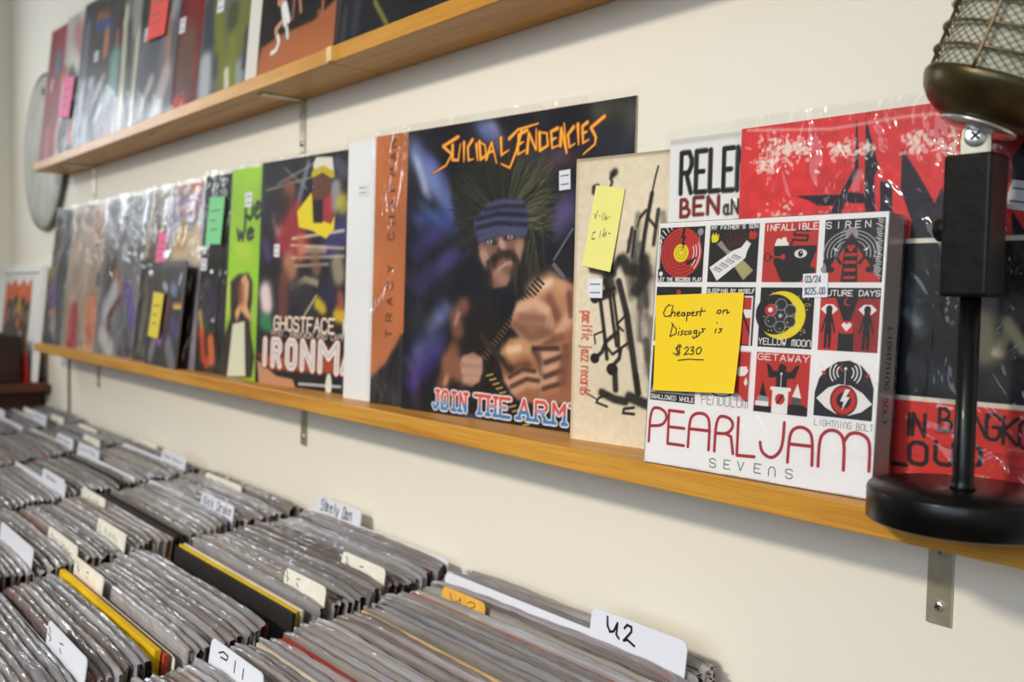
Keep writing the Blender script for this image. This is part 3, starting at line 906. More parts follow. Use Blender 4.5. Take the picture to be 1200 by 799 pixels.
c.text('arrang', .545, .040, .21, .032, .009, C8(206,120,92), 1, font=LOW)
(x0, y0), (x1, y1) = ([(0.044,0.458),(0.048,0.161)])
P = lay('pacific jazz records', 0, 0, abs(y1 - y0), .042, .3, font=LOW)
for st in P: c.line([(x0 - .022 + (.021 + q[1]), y0 - q[0]) for q in st], .0055, C8(190,82,58), 1)
c.line([(0, .997), (1, .997)], .012, C8(150,132,104), .7, soft=.006); c.line([(.004, 0), (.004, 1)], .01, C8(190,168,136), .6, soft=.005)
o = record('small cream jazz record sleeve with black ink drawing and red vertical lettering', (-.626, -.0405, .1437, 0), .255, .255, c, film=False, mat=M_ARTSOFT, group=LG)
sticker(o, 'price_sticker', .255 * .098, .255 * .541, .016, .017, 0)

# --- white record with block lettering ----------------------------------------------------------------
c = Cv(260, C8(234, 232, 228))
for ch, P in zip('RELEN', ([(0.044,0.821),(0.082,0.818)], [(0.1,0.821),(0.135,0.818)], [(0.151,0.821),(0.183,0.819)], [(0.199,0.82),(0.232,0.817)], [(0.247,0.819),(0.29,0.816)])):
    c.text(ch, P[0][0], P[0][1] + .006, P[1][0] - P[0][0], .126, .016, C8(26,26,28))
for ch, P in zip('BEN', ([(0.047,0.742),(0.078,0.74)], [(0.095,0.746),(0.129,0.744)], [(0.146,0.746),(0.184,0.744)])): c.text(ch, P[0][0], P[0][1] + .012, P[1][0] - P[0][0], .052, .012, C8(118,34,34))
for ch, P in zip('aNd', ([(0.204,0.754),(0.222,0.753)], [(0.231,0.754),(0.253,0.753)], [(0.262,0.754),(0.281,0.753)])): c.text(ch, P[0][0], P[0][1], P[1][0] - P[0][0], .042, .008, C8(60,44,44), font=LOW)
c.line([(0, .99), (1, .99)], .014, C8(196,194,188), .8, soft=.006)
record('white record cover with tall black and dark red block lettering behind the white box', (-.5235, -.0310, .09, 0), .262, .262, c, seed=13, group=LG)

# --- red and black record -----------------------------------------------------------------------------
RD = C8(214, 58, 60)
c = Cv(400, RD); c.noise(6, .12, 6); c.noise(40, .12, 7)
for P in ([(0.287,0.73),(0.358,0.856),(0.356,0.978),(0.36,0.984),(0.369,0.848),(0.34,0.792),(0.388,0.784),(0.383,0.988),(0.425,0.85),(0.413,0.828),(0.421,0.729),(0.394,0.731),(0.389,0.758),(0.335,0.763),(0.322,0.728)],
          [(0.185,0.791),(0.32,0.786),(0.321,0.757),(0.253,0.76),(0.227,0.776)], [(0.43,0.813),(0.463,0.81),(0.467,0.727),(0.434,0.729)],
          [(0.485,0.894),(0.515,0.848),(0.555,0.783),(0.575,0.746),(0.591,0.787),(0.605,0.738),(0.598,0.617),(0.513,0.619),(0.518,0.706),(0.486,0.788)],
          [(0.752,0.844),(0.777,0.881),(0.808,0.906),(0.811,0.822),(0.772,0.768),(0.758,0.729)], [(0.758,0.718),(0.804,0.647),(0.761,0.649)]):
    c.poly(P, C8(40,36,48), 1)
rs = random.Random(8)
_o, _a, _b = [(-0.033,1.133),(0.205,1.097),(-0.024,0.918)]


def uvred(pts):
    return [(_o[0] + (_a[0] - _o[0]) * x / 300 + (_b[0] - _o[0]) * y / 300, _o[1] + (_a[1] - _o[1]) * x / 300 + (_b[1] - _o[1]) * y / 300) for x, y in pts]


for cx, cy, n, s in ((200,260,90,95), (130,320,40,45), (430,240,40,60), (690,200,50,60), (520,230,26,40), (800,210,26,60), (200,500,18,90), (830,160,30,120), (270,250,30,50)):
    for i in range(n):
        dx, dy = rs.gauss(0, s * .5), rs.gauss(0, s * .32)
        p = [(cx + dx, cy + dy), (cx + dx + rs.gauss(0, 9), cy + dy + rs.gauss(0, 9))]
        q = uvred(p)
        c.line(q, rs.uniform(.004, .014), C8(238,222,208), rs.uniform(.4, .9), w1=rs.uniform(.002, .010))
c.line([(0.022,0.994),(0.283,0.967),(0.484,0.975),(0.606,0.971)], .008, C8(240,190,180), .6, soft=.003)
v0 = ([(0.455,0.648)])[0][1]; v1 = ([(0.499,0.249)])[0][1]
c.rect(0, v1 - .004, 1, v0 + .012, C8(226,216,200)); c.rect(0, v1 + .008, 1, v0, C8(24,24,28))
for P, w, col, al in (([(0.503,0.546),(0.551,0.428)], .03, C8(84,90,96), .5), ([(0.515,0.469),(0.542,0.445)], .02, C8(150,156,160), .5), ([(0.7,0.45),(0.714,0.378)], .05, C8(170,160,130), .6),
                      ([(0.76,0.456),(0.799,0.39)], .022, C8(206,190,150), .85), ([(0.745,0.379),(0.764,0.44)], .02, C8(190,176,140), .7), ([(0.776,0.5),(0.796,0.476)], .04, C8(120,110,96), .6),
                      ([(0.581,0.32),(0.64,0.291)], .05, C8(56,58,66), .6), ([(0.741,0.299),(0.798,0.335)], .04, C8(60,56,52), .6)):
    c.line(P, w, col, al, soft=w * .5)
c.rect(0, 0, 1, v1 - .006, C8(206, 54, 46))
for k in range(60):
    x, y = rs.random(), rs.uniform(0, v1 - .01)
    c.line([(x, y), (x + rs.uniform(.0, .05), y + rs.uniform(-.004, .004))], rs.uniform(.003, .009), rs.choice([C8(226,120,96), C8(240,214,190), C8(170,40,36)]), .7)
for t, q, h in (('I', [(0.529,0.155)], .062), ('N', [(0.545,0.157)], .062), ('B', [(0.611,0.176)], .062), ('A', [(0.659,0.181)], .062), ('N', [(0.694,0.172)], .062), ('G', [(0.724,0.169)], .066), ('K', [(0.763,0.162)], .07), ('O', [(0.799,0.157)], .07), ('K', [(0.839,0.155)], .07)):
    c.text(t, q[0][0], q[0][1], .030 if t != 'I' else .012, h * .9, .0085, C8(28,24,26), gap=.3)
for t, q in (('L', [(0.487,0.077)]), ('O', [(0.539,0.084)]), ('U', [(0.605,0.092)]), ('D', [(0.669,0.096)])):
    c.text(t, q[0][0], q[0][1], .044, .054, .011, C8(28,24,26), gap=.3)
o = record('red and black record cover with spiky black logo standing behind the microphone stand', (-.4525, -.0325, .06, .01), .262, .262, c, seed=14, crinkle=True, group=LG, amp=.0012)
q = ([(0.773,0.754)])[0]
sticker(o, 'price_sticker', .262 * q[0], .262 * q[1], .013, .018, .2)

# --- white boxed set with a grid of twelve pictures ---------------------------------------------------
c = Cv(620, C8(236, 233, 232))
BK = C8(32, 30, 32); RB = C8(190, 52, 46); WT = C8(232, 228, 226); GR = C8(150, 148, 152); YL = C8(232, 212, 40)


def cell(i, j, bg, tall=1.0):
    x0 = [.012, .262, .511, .762][i]; y0 = [.754, .508, .262][j]
    c.T = None
    c.rect(x0, y0, x0 + .226, y0 + .226, bg)
    c.T = (x0, y0, .226, .226)


cell(0, 0, BK)
for k in range(7):
    a = math.radians(118 + 9 * k); c.line([(.5 + .50 * math.cos(a), .52 + .50 * math.sin(a)), (.5 + .62 * math.cos(a), .52 + .62 * math.sin(a))], .022, WT)
c.ell((.5, .53), .455, .455, RB)
for r in (.40, .33, .27, .21): c.ell((.5, .53), r, r, BK, ring=.009, a0=100, a1=330)
for r in (.41, .34, .28): c.ell((.5, .53), r, r, WT, ring=.020, a0=315, a1=385)
c.ell((.5, .53), .165, .165, YL)
for r in (.11, .06): c.ell((.5, .53), r, r, C8(150,130,20), ring=.012)
c.poly([(.52, .99), (.58, .99), (.54, .83), (.60, .83), (.54, .72), (.585, .72), (.51, .56), (.53, .68), (.485, .68), (.525, .79), (.47, .79)], BK)
c.poly([(.62, .36), (.84, .46), (.83, .42), (.70, .31), (.64, .31)], BK); c.ell((.90, .90), .065, .065, GR); c.line([(.90, .86), (.86, .66)], .02, GR)
c.line([(.015, .25), (.03, .80)], .025, WT); c.ell((.07, .15), .045, .045, WT)
c.text('LET THE RECORDS PLAY', .02, .015, .96, .062, .017, WT, gap=.34)
cell(1, 0, BK)
for a in range(20, 170, 13): c.line([(.55 + .1 * math.cos(math.radians(a)), .55 + .1 * math.sin(math.radians(a))), (.55 + .36 * math.cos(math.radians(a)), .55 + .36 * math.sin(math.radians(a)))], .010, C8(120,44,32))
c.poly([(.16, .66), (.24, .73), (.40, .56), (.58, .50), (.93, .20), (.74, .03), (.46, .36), (.36, .50)], C8(150,144,130)); c.poly([(.62, .42), (.80, .30), (.90, .20), (.74, .06), (.56, .28)], C8(196,186,90), .55)
c.poly([(.76, .72), (.85, .66), (.78, .52), (.76, .42), (.20, .02), (.03, .26), (.50, .55), (.66, .60)], WT)
for k in range(16):
    x = .12 + .12 * (k % 4) + .04 * (k // 4); y = .24 + .07 * (k % 4) - .045 * (k // 4) + .03 * (k // 4)
    c.line([(x, y - .02), (x + .045, y + .02)], .016, BK, w1=.006); c.ell((x + .05, y + .024), .014, .012, BK)
c.poly([(.05, .70), (.03, .80), (.07, .88), (.09, .82), (.13, .88), (.15, .81), (.19, .86), (.19, .75), (.15, .70)], YL)
c.poly([(.82, .74), (.80, .83), (.84, .90), (.87, .84), (.91, .90), (.93, .83), (.97, .88), (.96, .78), (.92, .73)], RB)
c.text("MY FATHER'S SON", .03, .925, .94, .062, .016, WT, gap=.34)
cell(2, 0, RB)
c.poly([(.22, .60), (.98, .60), (.98, .52), (.88, .26), (.98, .22), (.98, .16), (.86, .14), (.70, 0), (.38, 0), (.30, .14), (.20, .34)], BK)
c.ell((.34, .62), .13, .09, WT); c.ell((.28, .68), .05, .05, WT); c.ell((.38, .70), .05, .05, WT); c.rect(.2, .50, .48, .605, BK)
c.ell((.70, .47), .115, .072, WT); c.ell((.70, .47), .045, .055, BK); c.ell((.71, .49), .014, .014, WT)
c.ell((.09, .42), .06, .06, BK, ring=.02); c.line([(.14, .42), (.36, .42)], .03, BK); c.line([(.20, .42), (.38, .42)], .03, RB); c.ell((.38, .42), .045, .05, RB)
c.line([(.52, .62), (.54, .70), (.80, .68), (.82, .76), (.56, .78), (.58, .86), (.84, .84)], .035, BK)
c.text('INFALLIBLE', .02, .865, .96, .10, .020, WT, gap=.36)
cell(3, 0, BK)
for k, r in enumerate((.46, .395, .33, .265)): c.ell((.46, .45), r, r * .80, C8(176,174,174), ring=.016, a0=-10, a1=190)
for k in range(26):
    y = .98 - .036 * k; x = .97 - .012 * (k % 3)
    c.line([(x - .09 + .02 * (k % 2), y), (x, y - .02)], .014, WT)
c.ell((.46, .76), .11, .11, GR)
c.poly([(.46, .80), (.66, .44), (.90, .12), (.98, .0), (.0, .0), (.04, .12), (.26, .44)], RB)
c.poly([(.46, .76), (.56, .66), (.60, .0), (.32, .0), (.36, .66)], BK)
for y in (.05, .17, .29, .41): c.rect(.36, y, .56, y + .05, RB)
c.poly([(.46, .47), (.39, .56), (.42, .60), (.46, .57), (.50, .60), (.53, .56)], RB)
for s in (-1, 1):
    c.line([(.46 + s * .10, .62), (.46 + s * .24, .40), (.46 + s * .16, .30)], .05, BK); c.poly([(.46 + s * .20, .50), (.46 + s * .27, .50), (.46 + s * .30, .56)], WT)
    c.poly([(.46 + s * .44, .32), (.46 + s * .50, .20), (.46 + s * .44, .10), (.46 + s * .38, .20)], GR)
    c.ell((.46 + s * .33, .2), .07, .05, BK)
c.text('SIREN', .02, .86, .74, .10, .018, WT, gap=1.0)
cell(0, 1, BK); c.ell((.5, .9), .05, .05, RB); c.rect(.22, .70, .40, .84, RB)
cell(1, 1, BK); c.rect(.05, .02, .95, .84, RB); c.rect(.05, .48, .95, .62, WT); c.line([(.70, .72), (.94, .20)], .04, BK); c.line([(.05, .84), (.95, .84), (.95, .0)], .03, WT)
c.text('SLEEPING BY MYSELF', .02, .90, .96, .065, .016, WT, gap=.32)
cell(2, 1, BK)
c.ell((.42, .54), .44, .40, YL); c.ell((.30, .55), .37, .335, BK)
for a in range(6):
    q = (.40 + .205 * math.cos(math.radians(90 + 60 * a)), .53 + .185 * math.sin(math.radians(90 + 60 * a)))
    c.ell(q, .105, .095, C8(64,64,66)); c.ell(q, .105, .095, C8(150,148,150), ring=.014)
    c.ell((q[0] + .02, q[1] + .01), .075, .07, C8(42,42,44))
q = (.205, .625); c.ell(q, .105, .095, RB); c.ell(q, .045, .042, WT); c.ell((.40, .53), .05, .045, C8(120,120,120)); c.ell((.40, .53), .02, .02, WT)
rs = random.Random(4)
for k in range(24): c.ell((rs.uniform(.03, .97), rs.uniform(.2, .97)), .010, .010, YL if k % 2 else WT)
c.ell((.88, .72), .05, .02, C8(180,160,20), ring=.01); c.ell((.82, .30), .04, .02, C8(180,160,20), ring=.01)
c.text('YELLOW MOON', .02, .045, .96, .10, .018, WT, gap=.32, font={'N': '00 04 16 36 44 40', 'M': '00 05 16 25 20;25 36 45 40'})
cell(3, 1, BK)
c.poly([(.0, .84), (.26, .84), (.44, .40), (.34, .30), (.34, 0), (.0, 0)], RB); c.poly([(1, .84), (.64, .84), (.50, .40), (.60, .30), (.60, 0), (1, 0)], C8(150,40,40))
for x in (.16, .80):
    c.poly([(x - .15, .66), (x - .06, .74), (x + .06, .74), (x + .15, .66), (x + .06, .58), (x - .06, .58)], WT); c.ell((x, .66), .055, .06, BK)
    c.line([(x, .62), (x, .30)], .10, BK); c.line([(x - .05, .54), (x - .11, .30)], .03, BK); c.line([(x + .05, .54), (x + .11, .30)], .03, BK)
    c.line([(x - .035, .34), (x - .035, .06)], .05, BK); c.line([(x + .035, .34), (x + .035, .06)], .05, BK)
    c.ell((x, .52), .03, .05, C8(60,26,30), ring=.01)
c.rect(.36, .28, .58, .48, RB); c.poly([(.47, .31), (.38, .41), (.42, .46), (.47, .43), (.52, .46), (.56, .41)], WT)
c.ell((.47, .78), .07, .07, RB); c.ell((.495, .79), .06, .06, BK)
c.text('FUTURE DAYS', .02, .875, .96, .085, .018, WT, gap=.36)
cell(0, 2, GR); c.rect(0, 0, 1, .14, BK); c.poly([(0, .14), (.0, 1), (.5, 1), (.10, .66), (.06, .3)], BK)
c.line([(.14, .22), (.2, .17), (.27, .22), (.2, .27)], .012, BK, close=True); c.line([(.74, .22), (.80, .17), (.87, .22), (.80, .27)], .012, BK, close=True)
c.text('SWALLOWED WHOLE', .02, .03, .96, .075, .016, WT, gap=.34)
cell(1, 2, C8(208,184,186)); c.poly([(.30, .98), (.98, .98), (.98, .10), (.66, .36), (.40, .6)], RB)
c.rect(0, 0, 1, .14, C8(236,233,232)); c.poly([(.05, .14), (.3, .24), (.5, .14)], C8(236,233,232))
c.ell((.44, .18), .26, .13, C8(236,233,232)); c.ell((.44, .27), .22, .08, BK, ring=.02)
c.poly([(.74, .72), (.92, .74), (.96, .66), (.90, .58), (.78, .56), (.70, .62)], WT); c.poly([(.92, .56), (.96, .46), (.92, .40), (.88, .46)], WT)
c.T = None; c.text('PENDULUM', .272, .268, .212, .036, .0026, C8(92,80,82), gap=.34, font={'N': '00 04 16 36 44 40', 'M': '00 05 16 25 20;25 36 45 40'})
cell(2, 2, RB)
c.text('GETAWAY', .03, .875, .94, .10, .018, WT, gap=.36)
c.rect(0, 0, .38, .10, BK); c.rect(.56, 0, 1, .14, BK); c.poly([(.34, 0), (.34, .38), (.30, .38), (.30, .44), (.68, .44), (.68, .38), (.64, .38), (.64, 0)], WT); c.ell((.49, .24), .09, .09, RB); c.line([(.44, .17), (.54, .31)], .03, BK)
c.poly([(.40, .44), (.40, .60), (.26, .58), (.20, .82), (.26, .80), (.34, .70), (.66, .70), (.74, .80), (.82, .82), (.74, .60), (.60, .58), (.60, .44)], BK)
c.ell((.50, .74), .075, .085, BK); c.line([(.49, .44), (.49, .66)], .015, WT); c.ell((.49, .66), .022, .022, WT)
c.ell((.17, .20), .11, .10, GR); c.poly([(.10, .28), (.15, .52), (.24, .26)], BK); c.rect(.03, .10, .28, .18, WT)
c.ell((.79, .24), .09, .09, C8(90,84,86)); c.poly([(.71, .30), (.80, .52), (.88, .28)], WT); c.rect(.66, .10, .96, .17, BK)
cell(3, 2, C8(236,233,232))
c.poly([(.0, .04), (.0, .42), (.06, .64), (.18, .80), (.36, .92), (.56, .95), (.76, .88), (.90, .74), (.98, .54), (.98, .04)], C8(36,34,44))
c.poly([(.03, .32), (.22, .50), (.40, .57), (.60, .56), (.80, .46), (.97, .30), (.80, .16), (.60, .09), (.38, .10), (.20, .18)], WT)
c.ell((.50, .32), .215, .225, RB); c.ell((.50, .32), .215, .225, C8(120,30,30), ring=.03); c.ell((.50, .32), .12, .125, BK)
c.poly([(.52, .50), (.60, .50), (.54, .38), (.60, .38), (.48, .16), (.50, .30), (.44, .30)], WT)
c.line([(.50, .56), (.50, .80)], .012, WT); c.ell((.50, .82), .028, .028, WT); c.ell((.46, .83), .06, .06, RB); c.ell((.475, .84), .05, .05, C8(36,34,44)); c.ell((.50, .82), .024, .024, WT)
for r in (.14, .20, .26): c.ell((.50, .76), r, r * .9, WT, ring=.022, a0=-38, a1=38); c.ell((.50, .76), r, r * .9, WT, ring=.022, a0=142, a1=218)
for s in (-1, 1): c.poly([(.50 + s * .46, .92), (.50 + s * .36, .76), (.50 + s * .41, .76), (.50 + s * .30, .56), (.50 + s * .37, .70), (.50 + s * .32, .70)], RB)
c.T = None; c.text('LIGHTNING BOLT', .768, .236, .222, .022, .0022, C8(110,100,102), gap=.34, font={'N': '00 04 16 36 44 40'})
c.rect(.258, .490, .263, .735, C8(236,233,232))
# large title
T_ = C8(164, 44, 54)
for P in ([(0.02,0.087),(0.02,0.225),(0.063,0.232),(0.099,0.216),(0.106,0.187),(0.082,0.158),(0.021,0.152)], [(0.188,0.225),(0.115,0.225),(0.118,0.089),(0.199,0.09)], [(0.118,0.158),(0.196,0.159)],
          [(0.22,0.088),(0.22,0.194),(0.237,0.221),(0.269,0.23),(0.3,0.225),(0.318,0.2),(0.32,0.088)], [(0.22,0.161),(0.319,0.163)],
          [(0.347,0.087),(0.347,0.225),(0.397,0.228),(0.424,0.211),(0.424,0.183),(0.399,0.16),(0.348,0.158)], [(0.399,0.16),(0.42,0.152),(0.433,0.088)], [(0.448,0.229),(0.451,0.084),(0.528,0.088)],
          [(0.647,0.231),(0.646,0.152),(0.634,0.117),(0.606,0.093),(0.578,0.098),(0.556,0.116),(0.55,0.146)], [(0.67,0.087),(0.671,0.177),(0.681,0.209),(0.712,0.224),(0.745,0.216),(0.765,0.191),(0.769,0.089)], [(0.671,0.155),(0.766,0.157)],
          [(0.793,0.09),(0.792,0.179),(0.804,0.21),(0.834,0.227),(0.869,0.22),(0.889,0.19),(0.891,0.089)], [(0.887,0.19),(0.902,0.218),(0.93,0.227),(0.964,0.219),(0.984,0.194),(0.985,0.099)]):
    for _k in range(3 if len(P) > 4 else 0):
        P = [P[0]] + [q for a, b in zip(P[:-1], P[1:]) for q in ((a[0] * .75 + b[0] * .25, a[1] * .75 + b[1] * .25), (a[0] * .25 + b[0] * .75, a[1] * .25 + b[1] * .75))] + [P[-1]]
    c.line(P, .0125, T_)
for ch, x, y in zip('SEVENS', ([(0.329,0.022),(0.396,0.025),(0.457,0.027),(0.532,0.029),(0.594,0.026),(0.665,0.028)]), range(6)):
    c.text(ch, x[0], x[1], .028, .034, .0034, C8(52,50,52), gap=.3, font={'N': '00 04 16 36 44 40'})
c.line([(.003, 0), (.003, 1)], .006, C8(214,210,208), .7); c.line([(.997, 0), (.997, 1)], .006, C8(214,210,208), .7)
BW, BH, BD = .1858, .1887, .0265
box = bpy.data.objects.new('boxed_record_set', grid_mesh('boxed_record_set', c, BW, BH, .001, [M_ART, M_ART, M_CARD_BACK]))
COL.objects.link(box)
box.matrix_world = pose(-.5006, -.0786, .0786, .0584, .0006)
tag(box, 'white boxed record set with red title and grid of small red and black pictures', 'boxed set')
MB().box(.0006, BW - .0006, .001, BD, .0004, BH - .0004).build('box_body', plain('white_box_card', C8(214, 210, 212), .45), box, bevel=.0025, seg=3)
# spine lettering, reading down the right side of the box
ribbon([[(.0112 + q[1], .113 - q[0]) for q in st] for st in lay('LIGHTNING BOLT', 0, 0, .064, .0062, .4, font={'N': '00 04 16 36 44 40'})], .0009,
       lambda u, v: (BW - .0006, BD * .5 + (u - .0142), v), 0).build('spine_lettering', plain('grey_print', C8(96, 92, 98), .5), box).location.x = .00025
w_ = MB().box(-.0006, BW + .0005, -.0009, BD + .0006, -.0004, BH + .0006).build('shrink_wrap', M_WRAP, box, bevel=.002, seg=3)
sticker(box, 'price_sticker', BW * .738, BH * .742, .0185, .0165, -.03, words=('03/24', '$225.00'))


def sticky_note(label, host, p_tl, p_tr, p_br, p_bl, w, h, mat, strokes, ink, lw, curl=.006, lift=.0012, group=None):
    """note stuck by its top edge; corners in fractions of the host's w x h front"""
    f = lambda p: np.array([p[0] * w, p[1] * h])
    tl, tr, br, bl = f(p_tl), f(p_tr), f(p_br), f(p_bl)

    def at(u, v):
        q = (bl * (1 - u) + br * u) * (1 - v) + (tl * (1 - u) + tr * u) * v
        d = lift + curl * max(0, 1 - v) ** 2 * (.35 + .65 * u) + curl * .12 * math.sin(3 * u)
        return (q[0], -d, q[1])
    m = MB(); n = 14
    V = [at(i / n, j / n) for j in range(n + 1) for i in range(n + 1)]
    B = [(x, y + .00015, z) for x, y, z in V]
    k = (n + 1) ** 2
    F = [(j * (n + 1) + i, j * (n + 1) + i + 1, (j + 1) * (n + 1) + i + 1, (j + 1) * (n + 1) + i) for j in range(n) for i in range(n)]
    F2 = [tuple(k + a for a in q[::-1]) for q in F]
    m.add(V + B, F + F2)
    o = m.build('sticky_note', mat, None, True)
    o.matrix_world = host.matrix_world.copy()
    tag(o, label, 'sticky note', group)
    if strokes:
        ribbon(strokes, lw, at, .0003).build('handwriting', ink, o)
    return o


# handwriting on the big yellow note, strokes in note fractions
def nn(pts):   # picture of the note: its own left-top (105,80), right-bottom (640,690)
    return [((x - 105) / 525., 1 - (y - 82) / 610.) for x, y in pts]


NOTE = [nn(p) for p in (
    [(205,150),(190,145),(172,165),(158,195),(165,217),(185,220),(205,210)], [(218,150),(205,222)], [(210,205),(222,190),(234,195),(230,220)],
    [(244,208),(262,200),(258,190),(246,198),(246,216),(262,218)], [(292,196),(276,198),(272,214),(284,218),(294,200),(294,220)], [(310,194),(306,250)], [(310,200),(326,196),(326,212),(308,216)],
    [(336,206),(350,200),(346,192),(336,202),(338,216),(352,216)], [(376,192),(362,196),(372,208),(360,218)], [(396,170),(388,220)], [(380,194),(418,188)],
    [(504,184),(490,190),(486,204),(500,208),(510,194),(504,184)], [(524,186),(520,208)], [(522,196),(538,184),(546,190),(544,208),(556,200)],
    [(222,268),(205,345)], [(212,262),(244,300),(244,330),(205,348)], [(262,316),(258,340)], [(266,298),(266,294)], [(290,310),(276,316),(288,330),(272,340)], [(314,314),(300,318),(300,336),(316,334)],
    [(332,312),(322,320),(326,334),(340,328),(338,314),(332,312)], [(372,310),(356,312),(356,328),(372,326),(374,308),(372,350),(356,360),(350,346)], [(424,300),(404,300),(414,316),(396,326)], [(388,318),(390,338),(376,350)],
    [(488,300),(484,326)], [(490,266),(492,262)], [(524,300),(508,300),(520,314),(504,326)],
    [(284,410),(262,408),(246,424),(262,440),(276,450),(250,462),(232,452)], [(262,398),(256,470)], [(274,396),(270,468)],
    [(304,424),(318,412),(330,424),(316,446),(302,462),(332,456)], [(342,416),(360,412),(358,430),(346,434),(364,442),(358,458),(340,458)], [(394,414),(378,430),(382,456),(400,456),(410,432),(404,416),(394,414)],
    [(266,498),(330,490),(426,492)])]
_ = [(0.014,0.697),(0.441,0.714),(0.439,0.321),(0.037,0.302)]
sticky_note('yellow sticky note with handwritten price on the white boxed set', box, _[0], _[1], _[2], _[3], BW, BH, M_YELLOW, NOTE, M_INK, .011, curl=.0045)
jz = [o for o in COL.objects if o.get('label', '').startswith('small cream jazz')][0]
_ = [(0.092,0.901),(0.216,0.883),(0.168,0.598),(0.041,0.621)]
sticky_note('pale yellow sticky note with faint pencil on the cream jazz sleeve', jz, _[0], _[1], _[2], _[3], .255, .255, M_PALEYELLOW,
            [[(.12, .66), (.18, .60), (.22, .70)], [(.30, .64), (.33, .64)], [(.42, .68), (.42, .60)], [(.50, .68), (.50, .60), (.56, .64), (.58, .60)], [(.64, .64), (.66, .64)],
             [(.26, .44), (.18, .42), (.18, .34), (.28, .36)], [(.44, .46), (.44, .38)], [(.56, .50), (.54, .40), (.64, .46), (.62, .40)], [(.72, .45), (.76, .45)]], M_PENCIL, .016, curl=.002)

# --- the remaining records of the lower shelf ----------------------------------------------------------
# brown portrait cover with spaced vertical lettering
c = Cv(200, C8(190, 116, 72)); c.noise(6, .14, 20)
c.poly([(-0.003,0.091),(0.084,0.152),(0.173,0.263),(0.606,0.342),(0.62,0.003),(-0.036,-0.064)], C8(44, 40, 44), 1, soft=.02)
c.line([(0.023,0.079),(0.152,0.036)], .03, C8(74, 70, 78), .5, soft=.02); c.ell((.55, .5), .28, .3, C8(150, 82, 48), .8, soft=.05)
for i, ch in enumerate('TRACYCHAPMAN'):
    y = [.265, .325, .385, .445, .505, .625, .685, .745, .805, .862, .918, .965][i]
    P = lay(ch, 0, 0, .026, .032, .3)
    for st in P: c.line([(.105 - q[1] + .012, y + q[0] - .013) for q in st], .006, C8(92, 52, 36), 1)
record('brown record cover with spaced vertical letters, left of the headbanded figure cover', (-.965, -.049, .1287, .0134), .315, .315, c, seed=21, crinkle=True, group=LG)
# white cover
c = Cv(120, C8(232, 231, 232)); c.noise(4, .03, 21)
o = record('plain white record sleeve between the brown cover and the group portrait cover', (-1.030, -.048, .125, .012), .315, .315, c, seed=22, group=LG)
sticker(o, 'price_sticker', .315 * .10, .315 * .81, .020, .014, 0)
# crowded group portrait with big chrome lettering
c = Cv(300, C8(34, 30, 36)); c.noise(7, .5, 22)
for P, w, col, al in (
    ([(0.136,0.895),(0.394,0.959)], .012, C8(170,160,150), .6), ([(0.044,0.873),(0.422,0.909)], .010, C8(190,170,140), .6), ([(0.37,0.968),(0.296,0.786)], .03, C8(140,150,176), .7),
    ([(0.183,0.963),(0.365,0.859)], .012, C8(150,150,160), .5), ([(0.581,0.95),(0.639,0.912)], .06, C8(110,116,134), .6), ([(0.576,0.851),(0.575,0.778)], .07, C8(200,190,196), .7),
    ([(0.133,0.745),(0.163,0.687)], .06, C8(222,206,200), .8), ([(0.228,0.861),(0.217,0.833)], .09, C8(150,92,72), .9), ([(0.194,0.792),(0.158,0.758)], .11, C8(46,32,34), .9),
    ([(0.287,0.738),(0.205,0.629),(0.331,0.625)], .13, C8(168,50,58), .9), ([(0.511,0.795),(0.528,0.714)], .07, C8(196,58,70), .85),
    ([(0.624,0.789),(0.637,0.768)], .07, C8(206,190,60), .8), ([(0.557,0.619),(0.643,0.67)], .12, C8(66,62,112), .9), ([(0.078,0.574),(0.047,0.633)], .05, C8(88,70,130), .7),
    ([(0.249,0.543),(0.265,0.501)], .09, C8(190,130,96), .9), ([(0.333,0.597),(0.513,0.594)], .03, C8(220,196,170), .6), ([(0.268,0.648),(0.643,0.67)], .012, C8(230,220,190), .8),
    ([(0.257,0.62),(0.648,0.597)], .012, C8(220,200,170), .7), ([(0.273,0.564),(0.65,0.564)], .012, C8(220,210,190), .6), ([(0.301,0.528),(0.54,0.533)], .012, C8(214,206,190), .6),
    ([(0.33,0.653),(0.335,0.57)], .05, C8(196,110,80), .6), ([(0.444,0.568),(0.459,0.513)], .06, C8(150,110,84), .7), ([(0.608,0.532),(0.622,0.486)], .08, C8(196,180,150), .7),
    ([(0.062,0.411),(0.079,0.353)], .09, C8(240,216,216), .95), ([(0.057,0.28),(0.099,0.266)], .07, C8(60,140,84), .9), ([(0.216,0.469),(0.212,0.334)], .08, C8(120,70,56), .8),
    ([(0.282,0.434),(0.378,0.469),(0.463,0.455)], .03, C8(200,190,150), .7), ([(0.308,0.42),(0.434,0.36)], .10, C8(54,50,60), .8), ([(0.377,0.31),(0.467,0.401)], .010, C8(220,200,150), .8),
    ([(0.481,0.367),(0.517,0.348)], .05, C8(220,190,50), .9), ([(0.621,0.324),(0.666,0.318)], .06, C8(226,190,50), .9), ([(0.633,0.396),(0.64,0.37)], .05, C8(190,100,70), .8), ([(0.547,0.422),(0.572,0.389)], .08, C8(50,46,80), .8)):
    c.line(P, w, col, al, soft=w * .35)
c.poly([(0.297,0.766),(0.402,0.842),(0.433,0.732),(0.552,0.7),(0.577,0.738),(0.576,0.679),(0.521,0.64),(0.413,0.678),(0.314,0.695)], C8(232,210,40), 1, soft=.006)
c.poly([(0.403,0.917),(0.544,0.907),(0.542,0.84),(0.488,0.796),(0.493,0.709),(0.435,0.711),(0.409,0.835)], C8(104,66,52), 1, soft=.008); c.poly([(0.41,0.808),(0.487,0.803),(0.488,0.709),(0.423,0.712)], C8(34,26,26), 1, soft=.01)
